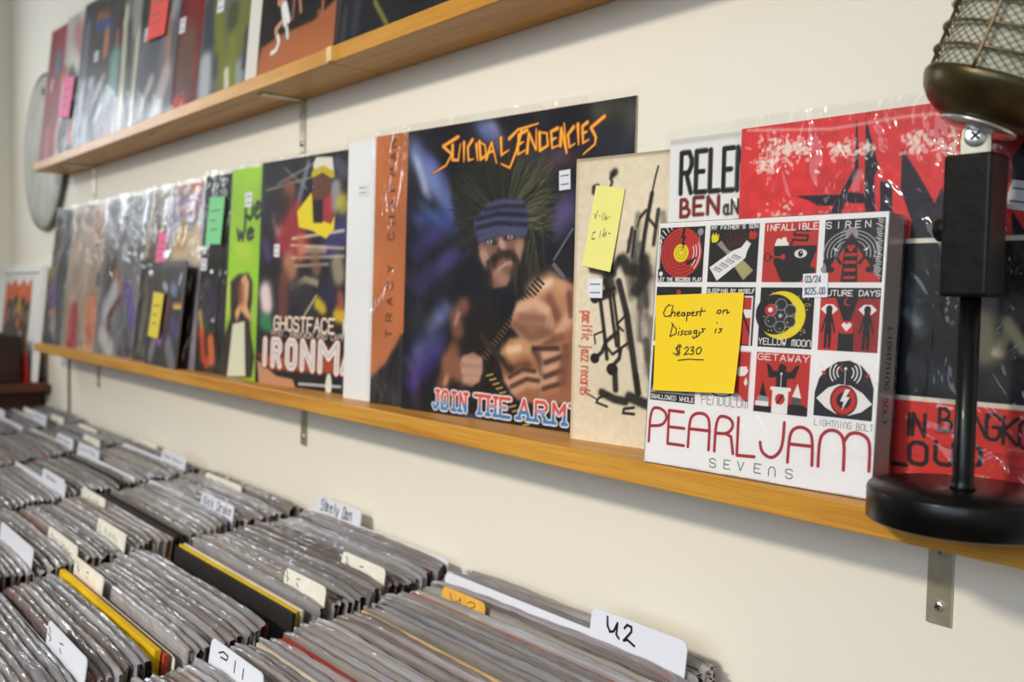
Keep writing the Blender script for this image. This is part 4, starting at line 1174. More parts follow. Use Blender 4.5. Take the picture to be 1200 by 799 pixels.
c.poly([(0.406,0.965),(0.428,0.99),(0.545,0.98),(0.56,0.919),(0.49,0.938),(0.41,0.937)], C8(226,222,204), 1, soft=.006); c.line([(0.411,0.92),(0.479,0.935),(0.55,0.906)], .03, C8(200,176,40), 1)
c.poly([(0.015,0.102),(0.18,0.04),(0.309,0.035),(0.336,-0.004),(0.036,-0.007)], C8(206,150,110), .95, soft=.01); c.poly([(0.013,0.131),(0.126,0.065),(0.789,0.084),(0.786,0.135)], C8(190,84,40), .9, soft=.02)
c.poly([(0.335,0.016),(0.792,0.033),(0.794,0.007),(0.337,-0.011)], C8(30,26,34), .9); c.line([(0.359,0.018),(0.663,0.029)], .012, C8(220,220,220), .8); c.ell(([(0.578,0.029)])[0], .022, .05, C8(220,224,206), 1)
for t, q, w, h, lw in (('GHOSTFACE KILLAH', [(0.147,0.246)], .82, .058, .010), ('FEAT. RAEKWON AND CAPPADONNA', [(0.129,0.218)], .70, .024, .004)):
    c.text(t, q[0][0], q[0][1], w, h, lw, C8(250,226,206), 1, gap=.35)
for lw, col in ((.050, C8(140,52,34)), (.036, C8(238,226,220)), (.013, C8(200,190,190))):
    for ch, P in zip('IRONMAN', ([(0.054,0.09),(0.101,0.194)], [(0.144,0.088),(0.202,0.195)], [(0.261,0.088),(0.323,0.197)], [(0.377,0.088),(0.456,0.199)], [(0.511,0.088),(0.629,0.201)], [(0.67,0.092),(0.771,0.205)], [(0.809,0.095),(0.885,0.207)])):
        c.text(ch, P[0][0], P[0][1], P[1][0] - P[0][0], P[1][1] - P[0][1], lw, col)
o = record('crowded group portrait record cover with big pale block letters at its foot', (-1.278, -.052, .11, .03), .315, .315, c, seed=23, group=LG, amp=.0008)
q = ([(0.149,0.598)])[0]
sticker(o, 'price_sticker', .315 * q[0], .315 * q[1], .014, .018, 0)
# green cover
c = Cv(220, C8(150, 196, 44)); c.noise(6, .16, 24)
c.line([(0.095,0.619),(0.174,0.604)], .05, C8(196,214,70), .7, soft=.03); c.line([(-0.001,0.327),(0.018,0.429)], .05, C8(206,220,100), .8, soft=.03); c.line([(0.261,0.36),(0.266,0.305)], .06, C8(166,200,90), .7, soft=.03)
q = ([(0.14,0.756)])[0]
c.text('pe', q[0], q[1], .15, .11, .022, C8(40,50,30), font=LOW, gap=.4); c.text('rry', q[0] + .19, q[1], .2, .11, .022, C8(40,50,30), font=LOW, gap=.4)
q = ([(0.072,0.659)])[0]
c.text('wel', q[0], q[1], .26, .075, .020, C8(40,50,30), font=LOW, gap=.4); c.text('ls', q[0] + .32, q[1], .14, .075, .02, C8(40,50,30), font=LOW, gap=.4)
c.poly([(0.03,0.458),(0.097,0.494),(0.193,0.5),(0.235,0.458),(0.239,0.374),(0.216,0.268),(0.285,0.11),(0.267,0.012),(0.003,-0.008),(-0.027,0.151),(0.047,0.285)], C8(58,46,38), 1, soft=.02)
c.poly([(0.127,0.472),(0.166,0.497),(0.204,0.458),(0.203,0.395),(0.194,0.352),(0.241,0.283),(0.229,0.269),(0.142,0.323),(0.105,0.265),(0.086,0.314),(0.137,0.372)], C8(222,170,124), 1, soft=.012)
c.line([(0.131,0.429),(0.137,0.372)], .04, C8(150,92,64), .8, soft=.02)
c.poly([(0.071,0.256),(0.181,0.274),(0.213,0.015),(0.039,0.002)], C8(224,220,194), 1, soft=.008); c.line([(0.21,0.261),(0.237,0.052)], .04, C8(62,54,46), .9, soft=.015)
o = record('bright green record cover with a long-haired woman in white', (-1.385, -.055, .10, .045), .315, .315, c, seed=25, group=LG)
q = ([(0.166,0.847)])[0]; sticker(o, 'price_sticker', .315 * q[0], .315 * q[1], .020, .022, 0)
# black cover with flames
c = Cv(160, C8(44, 42, 40)); c.noise(7, .4, 26)
c.line([(0.099,0.383),(0.217,0.31)], .06, C8(76,66,100), .6, soft=.05); c.line([(0.02,0.366),(0.087,0.23)], .05, C8(84,92,84), .6, soft=.03)
c.line([(0.022,0.297),(0.051,0.198)], .035, C8(214,190,120), .8, soft=.015); c.line([(0.051,0.198),(0.083,0.078),(0.127,0.05)], .05, C8(214,86,50), .9, soft=.02)
c.line([(0.151,0.165),(0.18,0.069)], .07, C8(232,120,70), .9, soft=.02); c.line([(-0.002,0.412),(0.088,0.458)], .02, C8(120,110,120), .5, soft=.02)
o_black = record('black record cover with orange flames at its foot and a mint green note', (-1.495, -.057, .09, .06), .315, .315, c, seed=27, crinkle=True, group=LG, amp=.0008)
q = ([(0.034,0.549)])[0]; sticker(o_black, 'price_sticker', .315 * q[0], .315 * q[1], .020, .020, 0)
# painted mural cover
c = Cv(160, C8(150, 140, 150)); c.noise(6, .3, 28)
for P, w, col, al in (([(0.079,0.985),(0.359,0.984)], .07, C8(206,120,50), .9), ([(0.049,0.96),(0.367,0.949)], .03, C8(226,190,90), .8), ([(0.147,0.926),(0.211,0.884)], .14, C8(122,96,130), .8),
                      ([(0.344,0.906),(0.334,0.876)], .10, C8(150,110,150), .8), ([(0.11,0.859),(0.306,0.848)], .05, C8(196,140,120), .8), ([(0.086,0.805),(0.268,0.789)], .09, C8(110,104,140), .8),
                      ([(0.207,0.754),(0.135,0.679)], .09, C8(206,164,70), .9), ([(0.271,0.705),(0.189,0.677)], .06, C8(200,150,50), .8), ([(0.072,0.712),(0.099,0.68)], .06, C8(190,200,206), .8),
                      ([(0.33,0.673),(0.412,0.611)], .14, C8(222,204,176), .9), ([(0.381,0.746),(0.347,0.673)], .06, C8(226,206,160), .8), ([(0.275,0.614),(0.116,0.61)], .05, C8(220,200,150), .8)):
    c.line(P, w, col, al, soft=w * .4)
record('pastel mural record cover with an orange top edge behind the small leaning single', (-1.68, -.058, .06, .10), .315, .315, c, seed=29, crinkle=True, group=LG, amp=.0008)
# dark gold cover
c = Cv(140, C8(70, 64, 62)); c.noise(8, .6, 30)
for x, col in ((.08, C8(206,186,130)), (.17, C8(150,120,110)), (.26, C8(220,206,160)), (.4, C8(180,150,120)), (.55, C8(120,110,100)), (.7, C8(200,180,130))):
    c.line([(x, .99), (x - .03, .62)], .05, col, .7, soft=.02)
c.rect(0, 0, 1, .42, C8(52, 50, 50)); c.line([(.1, .1), (.12, .4)], .05, C8(150,146,130), .6, soft=.03); c.line([(.05, .05), (.2, .06)], .04, C8(130,126,110), .6, soft=.02)
o_gold = record('dark record cover streaked with gold, with a pink tag, behind the leaning single', (-1.80, -.058, .06, .10), .315, .315, c, seed=31, crinkle=True, group=LG, amp=.0008)
# silver cover
c = Cv(150, C8(132, 130, 136)); c.noise(7, .35, 32)
for P, w, col, al in (([(0.331,0.977),(0.494,0.623)], .10, C8(110,110,116), .7), ([(0.574,0.949),(0.571,0.897)], .08, C8(90,110,112), .8), ([(0.16,0.56),(0.147,0.477)], .16, C8(60,50,52), .8),
                      ([(0.23,0.519),(0.315,0.445)], .08, C8(180,90,60), .7), ([(0.26,0.413),(0.171,0.264)], .13, C8(206,206,212), .9), ([(0.36,0.357),(0.202,0.232),(0.222,0.159)], .05, C8(104,40,56), .9),
                      ([(0.467,0.422),(0.602,0.22)], .09, C8(104,80,176), .9), ([(0.32,0.195),(0.38,0.132)], .06, C8(190,206,220), .7), ([(0.413,0.166),(0.537,0.013)], .2, C8(96,96,106), .7), ([(0.122,0.122),(0.278,0.039)], .12, C8(216,212,208), .9), ([(0.647,0.05),(0.452,0.024)], .05, C8(70,70,78), .8)):
    c.line(P, w, col, al, soft=w * .35)
record('grey silver record cover with violet streaks, glare on its clear sleeve', (-2.03, -.062, .06, .10), .315, .315, c, seed=33, crinkle=True, group=LG, amp=.0008)
# peach cover
c = Cv(150, C8(196, 176, 160)); c.noise(6, .2, 34)
for P, w, col, al in (([(0.556,0.959),(0.48,0.809)], .14, C8(222,176,156), .8), ([(0.531,0.771),(0.521,0.669)], .10, C8(196,150,110), .7), ([(0.677,0.536),(0.619,0.466)], .09, C8(62,64,70), .85),
                      ([(0.6,0.506),(0.634,0.471)], .05, C8(60,66,72), .8), ([(0.445,0.374),(0.702,0.394)], .03, C8(150,130,104), .9), ([(0.48,0.34),(0.692,0.351)], .03, C8(150,130,104), .9), ([(0.466,0.304),(0.676,0.325)], .03, C8(120,104,90), .9),
                      ([(0.522,0.279),(0.612,0.057)], .24, C8(236,150,112), .95), ([(0.206,0.245),(0.223,0.02)], .18, C8(206,46,66), 1), ([(0.383,0.002),(0.715,0.028)], .06, C8(220,196,160), .8)):
    c.line(P, w, col, al, soft=w * .22)
record('pale peach record cover with a red panel in its lower left corner', (-2.28, -.062, .06, .10), .315, .315, c, seed=35, crinkle=True, group=LG, amp=.0008)
# first dark cover
c = Cv(120, C8(86, 92, 104)); c.noise(7, .4, 36)
for P, w, col, al in (([(0.071,0.933),(0.099,0.771)], .22, C8(54,46,50), .95), ([(0.361,0.974),(0.308,0.78)], .12, C8(110,112,122), .8), ([(0.355,0.7),(0.357,0.622)], .12, C8(74,120,150), .9), ([(0.097,0.554),(-0.027,0.481)], .08, C8(200,160,70), .9),
                      ([(0.152,0.681),(0.117,0.642)], .10, C8(176,160,150), .8), ([(0.086,0.453),(0.121,0.299)], .12, C8(136,106,176), .95), ([(0.085,0.231),(0.171,0.233)], .06, C8(220,150,130), .9), ([(0.167,0.157),(0.16,0.089)], .10, C8(196,196,196), .9), ([(0.137,0.069),(0.14,0.06)], .06, C8(44,44,50), .9),
                      ([(0.342,0.406),(0.352,0.022)], .14, C8(92,108,122), .9), ([(0.439,0.444),(0.333,0.435)], .06, C8(180,184,190), .8)):
    c.line(P, w, col, al, soft=w * .3)
record('blue grey record cover at the far end of the lower shelf', (-2.425, -.062, .06, .10), .315, .315, c, seed=37, crinkle=True, group=LG, amp=.0008)
# small leaning single
c = Cv(140, C8(34, 32, 38)); c.noise(8, .5, 38)
for P, w, col, al in (([(0.291,0.97),(1.014,0.983)], .05, C8(96,92,90), .8), ([(0.905,0.858),(0.88,0.803)], .07, C8(190,190,200), .9), ([(0.672,0.747),(0.774,0.719)], .12, C8(110,140,170), .9), ([(0.775,0.587),(1.041,0.591)], .05, C8(216,120,70), .95),
                      ([(0.783,0.566),(1.049,0.568)], .03, C8(220,206,90), .9), ([(0.791,0.413),(0.954,0.336)], .16, C8(84,62,120), .9), ([(0.723,0.214),(0.936,0.005)], .2, C8(150,146,160), .7)):
    c.line(P, w, col, al, soft=w * .3)
c.line([(.35, .36), (.45, .26)], .10, C8(190,110,214), .9, soft=.05); c.line([(.55, .40), (.60, .62)], .08, C8(120,60,56), .8, soft=.04); c.line([(.2, .1), (.3, .3)], .12, C8(170,166,180), .7, soft=.06)
c.line([(.4, .78), (.5, .74)], .05, C8(200,206,214), .8, soft=.03)
o_single = record('small dark single in a clear case leaning in front of the mural cover', (-1.7056, -.0675, -.05, .10), .175, .18, c, seed=39, group=LG, t=.004, edge=plain('grey_case_edge', C8(150, 148, 148), .4))


def note(label, host, u, v, w, h, W, H, mat, rot=0.0, lift=.004):
    """loose paper slip stuck on a sleeve"""
    m = MB(); n = 6
    at = lambda a, b: (a * w - w / 2, -.0012 * (1 - b) ** 2 - .0004 * math.sin(3 * a), b * h - h / 2)
    V = [at(i / n, j / n) for j in range(n + 1) for i in range(n + 1)]
    k = len(V)
    F = [(j * (n + 1) + i, j * (n + 1) + i + 1, (j + 1) * (n + 1) + i + 1, (j + 1) * (n + 1) + i) for j in range(n) for i in range(n)]
    m.add(V + [(x, y + .0002, z) for x, y, z in V], F + [tuple(k + a for a in q[::-1]) for q in F])
    o = m.build('sticky_note', mat, None, True)
    o.matrix_world = host.matrix_world @ Matrix.Translation((u * W, -lift, v * H)) @ Matrix.Rotation(rot, 4, 'Y')
    tag(o, label, 'sticky note')
    ribbon([[(.2, .7), (.75, .72)], [(.2, .5), (.6, .5)], [(.25, .3), (.7, .32)]], .03, lambda a, b: at(a, b), .0003).build('handwriting', M_PENCIL, o)
    return o


q = ([(0.148,0.767)])[0]; note('mint green sticky note on the black cover with flames', o_black, q[0], q[1], .05, .075, .315, .315, M_MINT, .04)
q = ([(0.311,0.65)])[0]; note('small pink tag on the gold streaked cover', o_gold, q[0], q[1], .05, .06, .315, .315, M_PINK, 0)
q = ([(0.253,0.483)])[0]; note('yellow tag on the small leaning single', o_single, q[0] + .07, q[1], .06, .078, .175, .18, M_YELLOW2, .05)

# --- the records of the upper shelf ---------------------------------------------------------------------
Z2 = ZU + ST
c = Cv(120, C8(150, 44, 48)); c.noise(6, .3, 40)
for P, w, col, al in (([(0.223,0.782),(0.217,0.669)], .10, C8(70,130,160), .9), ([(0.357,0.885),(0.43,0.913)], .12, C8(170,70,70), .9), ([(0.359,0.617),(0.33,0.579)], .05, C8(210,150,60), .9), ([(0.133,0.596),(0.125,0.554)], .06, C8(226,190,206), .9), ([(0.147,0.22),(0.16,0.046)], .10, C8(190,110,130), .7)):
    c.line(P, w, col, al, soft=w * .3)
record('red record cover at the far end of the upper shelf', (-2.44, -.070, .06, .10, Z2), .315, .315, c, seed=41, group=UG)
c = Cv(140, C8(208, 200, 194)); c.noise(6, .2, 42)
for P, w, col, al in (([(0.242,0.858),(0.388,0.749)], .18, C8(196,130,140), .8), ([(0.239,0.614),(0.426,0.622)], .10, C8(222,220,206), .9), ([(0.044,0.605),(-0.024,0.56)], .10, C8(190,50,50), .9), ([(0.174,0.57),(0.419,0.398)], .12, C8(40,38,40), .9), ([(-0.047,0.243),(-0.046,0.048)], .10, C8(206,70,76), .9)):
    c.line(P, w, col, al, soft=w * .3)
q = ([(0.346,0.141)])[0]
c.ell(q, .32, .25, C8(34, 32, 34)); c.ell(q, .11, .09, C8(190, 84, 56)); c.ell(q, .22, .17, C8(60,58,60), ring=.01)
o_u2 = record('white record cover with a black disc printed on it and a pink note', (-2.30, -.070, .06, .10, Z2), .315, .315, c, seed=43, group=UG)
q = ([(0.186,0.405)])[0]; note('bright pink sticky note on the upper shelf cover with the black disc', o_u2, q[0], q[1], .07, .09, .315, .315, M_PINK, .1)
c = Cv(150, C8(66, 66, 70)); c.noise(8, .4, 44)
for P, w, col, al in (([(0.087,0.825),(0.099,0.052)], .10, C8(116,120,140), .95), ([(0.294,0.849),(0.438,0.819)], .10, C8(170,104,50), .95), ([(0.307,0.801),(0.518,0.771)], .09, C8(60,80,150), .95), ([(0.465,0.725),(0.467,0.599)], .08, C8(206,130,100), .95),
                      ([(0.721,0.736),(0.698,0.704)], .16, C8(82,30,56), .95), ([(0.655,0.688),(0.66,0.614)], .05, C8(170,110,100), .9), ([(0.655,0.517),(0.665,0.307)], .16, C8(126,176,168), .95), ([(0.481,0.434),(0.344,0.317)], .06, C8(190,186,176), .8),
                      ([(0.47,0.236),(0.39,0.159)], .06, C8(206,204,196), .9), ([(0.274,0.314),(0.289,0.146)], .14, C8(54,54,56), .8), ([(0.673,0.221),(0.675,0.098)], .14, C8(50,44,56), .9), ([(0.719,0.057),(0.656,0.052)], .10, C8(140,50,70), .9), ([(0.488,0.059),(0.312,0.067)], .14, C8(96,98,100), .9), ([(0.4,0.006),(0.537,0.004)], .1, C8(40,40,42), .9)):
    c.line(P, w, col, al, soft=w * .3)
o = record('black record cover with a teal figure and an orange and blue block on top', (-2.165, -.070, .06, .10, Z2), .315, .315, c, seed=45, group=UG)
for q in [(0.315,0.595),(0.785,0.729)]: sticker(o, 'price_sticker', .315 * q[0], .315 * q[1], .024, .022, 0)
c = Cv(130, C8(106, 108, 104)); c.noise(8, .4, 46)
for P, w, col, al in (([(0.024,0.764),(0.093,0.05)], .08, C8(206,204,184), .95), ([(0.268,0.578),(0.291,0.045)], .12, C8(212,210,192), .95), ([(0.195,0.766),(0.207,0.629)], .14, C8(160,162,156), .9), ([(0.101,0.66),(0.144,0.41)], .08, C8(70,78,66), .9), ([(0.205,0.094),(0.17,0.041)], .1, C8(50,52,60), .9)):
    c.line(P, w, col, al, soft=w * .25)
record('grey record cover with two pale upright stripes on the upper shelf', (-1.88, -.070, .06, .10, Z2), .315, .315, c, seed=47, group=UG)
c = Cv(150, C8(112, 114, 122)); c.noise(8, .4, 48)
for P, w, col, al in (([(0.041,0.722),(0.043,0.628)], .14, C8(38,38,42), .95), ([(0.25,0.522),(0.185,0.342)], .2, C8(88,92,102), .9), ([(0.4,0.564),(0.457,0.208)], .06, C8(176,130,120), .9), ([(0.233,0.243),(0.118,0.077)], .07, C8(196,180,168), .9), ([(0.426,0.248),(0.331,0.031)], .12, C8(190,180,182), .9), ([(0.244,0.115),(0.175,0.033)], .10, C8(54,56,62), .9), ([(0.458,0.622),(0.45,0.571)], .06, C8(170,172,170), .8)):
    c.line(P, w, col, al, soft=w * .3)
o_u5 = record('grey photograph record cover under a coral note on the upper shelf', (-1.775, -.070, .06, .10, Z2), .315, .315, c, seed=49, group=UG)
q = ([(0.12,0.524)])[0]; sticker(o_u5, 'price_sticker', .315 * q[0], .315 * q[1], .026, .024, 0)
q = ([(0.276,0.634)])[0]; note('coral note sticking up from the grey photograph cover', o_u5, q[0], q[1] - .02, .078, .09, .315, .315, M_CORAL, .03)
c = Cv(150, C8(118, 14, 24)); c.noise(5, .25, 50)
for P, w, col, al in (([(0.002,0.534),(-0.013,0.348)], .09, C8(60,30,34), .9), ([(0.142,0.354),(0.115,0.224)], .18, C8(112,84,66), .9), ([(0.245,0.235),(0.221,0.182)], .06, C8(190,60,64), .8), ([(0.166,0.174),(0.133,0.07)], .2, C8(104,72,64), .9), ([(0.04,0.05),(0.141,0.036)], .06, C8(200,60,50), .9), ([(-0.013,0.348),(0.011,0.088)], .06, C8(70,20,26), .9)):
    c.line(P, w, col, al, soft=w * .4)
o = record('deep red record cover with a shadowy figure on the upper shelf', (-1.578, -.070, .06, .10, Z2), .315, .315, c, seed=51, group=UG)
q = ([(0.06,0.454)])[0]; sticker(o, 'price_sticker', .315 * q[0], .315 * q[1], .022, .026, 0)
c = Cv(160, C8(96, 104, 110)); c.noise(8, .35, 52)
for P, w, col, al in (([(0.058,0.455),(0.078,0.292)], .12, C8(50,56,66), .9), ([(0.162,0.457),(0.268,0.055)], .11, C8(120,124,40), .95), ([(0.331,0.29),(0.386,0.037)], .10, C8(128,130,44), .95), ([(0.434,0.398),(0.456,0.221)], .12, C8(116,118,44), .9), ([(0.323,0.399),(0.318,0.346)], .10, C8(70,74,40), .9),
                      ([(0.068,0.182),(0.088,0.02)], .12, C8(186,192,198), .9), ([(0.173,0.18),(0.187,0.115)], .06, C8(70,76,84), .9), ([(0.307,0.103),(0.322,0.032)], .05, C8(216,216,206), .9), ([(0.434,0.105),(0.449,0.035)], .08, C8(150,160,160), .9), ([(0.479,0.261),(0.48,0.112)], .05, C8(60,66,74), .9)):
    c.line(P, w, col, al, soft=w * .3)
o = record('olive green and grey painted record cover on the upper shelf', (-1.462, -.0705, .06, .10, Z2), .315, .315, c, seed=53, group=UG)
q = ([(0.178,0.457)])[0]; sticker(o, 'price_sticker', .315 * q[0], .315 * q[1], .022, .026, 0)
c = Cv(220, C8(20, 17, 17)); c.noise(5, .3, 54)
c.poly([(0.102,0.014),(0.129,0.142),(0.312,0.173),(0.543,0.182),(0.747,0.252),(1.148,0.272),(1.215,-0.213),(0.097,-0.051)], C8(166, 96, 58), 1, soft=.02)
c.poly([(0.122,0.085),(0.212,0.119),(0.408,0.131),(0.743,0.105),(1.173,0.09),(1.215,-0.213),(0.097,-0.051)], C8(182, 108, 66), .8, soft=.08)
c.line([(0.279,0.324),(0.295,0.272),(0.32,0.211)], .05, C8(226,226,226), 1, soft=.004); c.line([(0.305,0.302),(0.346,0.222)], .05, C8(232,232,232), 1, soft=.004); c.line([(0.288,0.225),(0.245,0.202),(0.259,0.167)], .04, C8(206,150,120), 1, soft=.004)
c.line([(0.269,0.169),(0.279,0.139),(0.261,0.11),(0.223,0.102)], .032, C8(230,230,234), 1, soft=.003); c.line([(0.336,0.192),(0.349,0.15)], .022, C8(214,214,220), 1); c.line([(0.264,0.323),(0.277,0.336)], .05, C8(196,140,110), 1)
c.line([(0.38,0.302),(0.378,0.223)], .02, C8(150,100,80), .9); c.line([(0.426,0.292),(0.441,0.242)], .02, C8(190,140,110), .9); c.line([(0.58,0.213),(0.589,0.196)], .022, C8(150,84,40), .9); c.line([(0.608,0.252),(0.609,0.199)], .02, C8(170,110,80), .9)
_ = [(0.141,0.353),(0.109,0.022)]
c.rect(0, 0, .105, 1, C8(224, 220, 212))
record('white-edged record cover of a figure in white on an orange floor', (-1.285, -.069, .075, .085, Z2), .315, .315, c, seed=55, group=UG)
c = Cv(160, C8(26, 27, 34)); c.noise(6, .4, 56)
c.line([(0.252,0.14),(0.337,0.041)], .03, C8(120,120,44), .95, soft=.004); c.line([(0.07,0.143),(0.059,0.045)], .03, C8(60,62,72), .8, soft=.01); c.line([(0.14,0.157),(0.13,0.06)], .03, C8(56,60,74), .7, soft=.02); c.line([(0.026,0.195),(0.016,0.046)], .02, C8(70,50,48), .9)
record('nearly black record cover with a thin olive diagonal line on the upper shelf', (-1.035, -.066, .09, .08, Z2), .315, .315, c, seed=57, group=UG)
c = Cv(120, C8(34, 28, 40)); c.noise(8, .5, 58); c.line([(.2, .02), (.35, .2)], .04, C8(120, 60, 90), .7, soft=.04); c.line([(.5, .02), (.6, .3)], .05, C8(70,70,110), .7, soft=.04)
record('dark violet record cover at the near end of the upper shelf', (-.815, -.066, .09, .08, Z2), .315, .315, c, seed=59, group=UG)

# ---------------------------------------------------------------- old microphone on a black desk stand
A_ = math.atan2(.4109, .9117)
mic = empty('microphone', Matrix.Translation((-.2508, -.0778, .0003)) @ Matrix.Rotation(A_, 4, 'Z'))
tag(mic, 'old bronze mesh microphone on a round black desk stand at the shelf edge', 'microphone')
MB().lathe([(.0515, 0), (.053, .0012), (.053, .0182), (.0520, .0200), (.006, .0203)], 96).build('base', M_BLACK, mic, True, bevel=0)
MB().lathe([(.0074, .0200), (.0062, .0225), (.0058, .026), (.0058, .1345)], 28).build('pole', M_BLACK, mic, True)
bk = MB().box(-.0139, .0139, -.0115, .0115, .133, .2152).build('clamp_block', M_BLACKWORN, mic, bevel=.0022, seg=3, M=Matrix.Rotation(math.radians(-25), 4, 'Z'))
kn = MB().lathe([(.0066, 0), (.0072, .001), (.0072, .0075), (.006, .0088)], 24).build('knob', M_BLACKWORN, bk, True, M=Matrix.Translation((-.0139, .002, .173)) @ Matrix.Rotation(-PI / 2, 4, 'Y'))
sw = MB()
for y in (-.0046, .0030):
    sw.prism([(-.0085, .2140), (.0062, .2140), (.0066, .2210)] + [(-.0012 + .0072 * math.cos(math.radians(a)), .2262 + .0072 * math.sin(math.radians(a))) for a in range(-10, 200, 15)] + [(-.0088, .222)], y, y + .0016)
sw.box(.0052, .0072, -.0046, .0046, .2140, .2300)
sw = sw.build('swivel', M_STEEL, mic, bevel=.0004)
sc_ = MB().lathe([(.0063, 0), (.0063, .0009), (.0054, .0016), (.002, .0019)], 24).build('screw', M_CHROME, sw, True, M=Matrix.Translation((-.0012, -.0046, .2256)) @ Matrix.Rotation(PI / 2, 4, 'X'))
s_ = MB()
for a in (.75, .75 + PI / 2): s_.box(-.0030, .0030, -.0007, .0007, .0014, .0022, Matrix.Rotation(a, 4, 'Z'))
s_.build('slot', M_SLOT, sc_)
HM = Matrix.Translation((-.0008, 0, .2296)) @ Matrix.Rotation(math.radians(20), 4, 'Y')
MB().lathe([(.0015, -.0060), (.0045, -.0060), (.0045, .0010)], 20).build('stud', M_CHROME, mic, True, M=HM)
MB().lathe([(.010, -.0006), (.0205, .0008), (.0215, .0018), (.021, .0030)], 64).build('rim_plate', M_CHROME, mic, True, M=HM)
MB().lathe([(.004, .0012), (.016, .0018), (.0255, .0052), (.0325, .0102), (.0372, .0162), (.0392, .0215), (.0397, .0245), (.0390, .0262), (.0378, .0266), (.0370, .0240)], 96, cap=False).build('head_dome', M_BRONZE, mic, True, M=HM)
g = MB(); na, nr = 84, 34; z0, z1 = .0255, .1010
V = {}


def gr_(t): return .0376 - .0016 * t * t


vs, fs = [], []
for j in range(nr + 1):
    for i in range(na):
        if (i + j) % 2 == 0:
            a = 2 * PI * i / na; t = j / nr; r = gr_(t)
            V[(i, j)] = len(vs); vs.append((r * math.cos(a), r * math.sin(a), z0 + (z1 - z0) * t))
for j in range(nr - 1):
    for i in range(na):
        if (i + j) % 2 == 0:
            fs.append((V[(i, j)], V[((i + 1) % na, j + 1)], V[(i, j + 2)], V[((i - 1) % na, j + 1)]))
g.add(vs, fs)
go = g.build('grille', M_GRILLE, mic, M=HM)
wm = go.modifiers.new('wire', 'WIREFRAME'); wm.thickness = .00062; wm.use_even_offset = False; wm.use_replace = True
for z in (.0372, .0505, .0638, .0772, .0905):
    r = gr_((z - z0) / (z1 - z0)) + .0014
    MB().tube([(r * math.cos(2 * PI * k / 72), r * math.sin(2 * PI * k / 72), z) for k in range(72)], .0010, 8, True).build('band', M_BRASSWIRE, mic, True, M=HM)
for k in range(3):
    a = math.radians(-90 - 18 + 120 * k)
    MB().tube([((gr_(t / 10) + .0024) * math.cos(a), (gr_(t / 10) + .0024) * math.sin(a), z0 - .001 + (z1 - z0 + .002) * t / 10) for t in range(11)], .0011, 8).build('rod', M_BRASSWIRE, mic, True, M=HM)
MB().lathe([(.0380, .1000), (.0384, .1030), (.036, .1100), (.029, .1170), (.018, .1215), (.004, .1230)], 96, cap=False).build('top_dome', M_BRONZE, mic, True, M=HM)
MB().lathe([(.004, .024), (.0340, .0245), (.0345, .028), (.0335, .096), (.030, .1005), (.004, .101)], 64).build('windscreen', plain('grey_cloth', C8(206, 202, 178), .8, bump=.3, bscale=700), mic, True, M=HM)

# ---------------------------------------------------------------- record bins
PITCH = .3585  # spacing of the bin sections
CX = [-.640 - PITCH * k for k in range(6)]
YEND = [-.375, -.485, -.455, -.40, -.345, -.30]
LEAN = math.radians(7.0)
RH = .314


def zbase(yb): return -.4772 + .1 * yb


def rtop(y): return -.172 + .1 * y


XL, XR = CX[-1] - PITCH / 2 + .003, CX[0] + PITCH / 2 + .006
t = empty('record_bin', Matrix.Translation((0, 0, 0)))
tag(t, 'long low brown wooden record bin along the wall, packed with sleeved records', 'record bin')
sl = lambda y: zbase(y)
MB().add([(x, y, sl(y) - dz) for dz in (.018, 0) for y in (-.56, -.004) for x in (XL, XR)], [(0, 2, 3, 1), (4, 5, 7, 6), (0, 1, 5, 4), (2, 6, 7, 3), (0, 4, 6, 2), (1, 3, 7, 5)]).build('base_panel', M_BIN, t)
MB().box(XL, XR, -.004, -.0005, -.50, -.26).build('back_panel', M_BIN, t)
MB().box(XL - .016, XR + .016, -.585, -.560, -.62, -.33).build('front_panel', M_BIN, t, bevel=.002)
MB().box(XL - .016, XL, -.560, -.004, -.62, -.33).build('side_panel', M_BIN, t, bevel=.002)
MB().box(XR, XR + .016, -.560, -.004, -.62, -.33).build('side_panel', M_BIN, t, bevel=.002)
for k in range(5):
    x = (CX[k] + CX[k + 1]) / 2
    MB().add([(x + dx, y, z) for dx in (-.004, .004) for y, z in ((-.559, sl(-.559) + .0005), (-.005, sl(-.005) + .0005), (-.005, -.30), (-.559, -.345))],
             [(0, 1, 2, 3), (7, 6, 5, 4), (0, 4, 5, 1), (1, 5, 6, 2), (2, 6, 7, 3), (3, 7, 4, 0)]).build('partition', M_BIN, t)
MB().box(XL - .016, XR + .016, -.575, -.004, FZ + .0005, -.62).build('cabinet', M_BIN, t, bevel=.003)


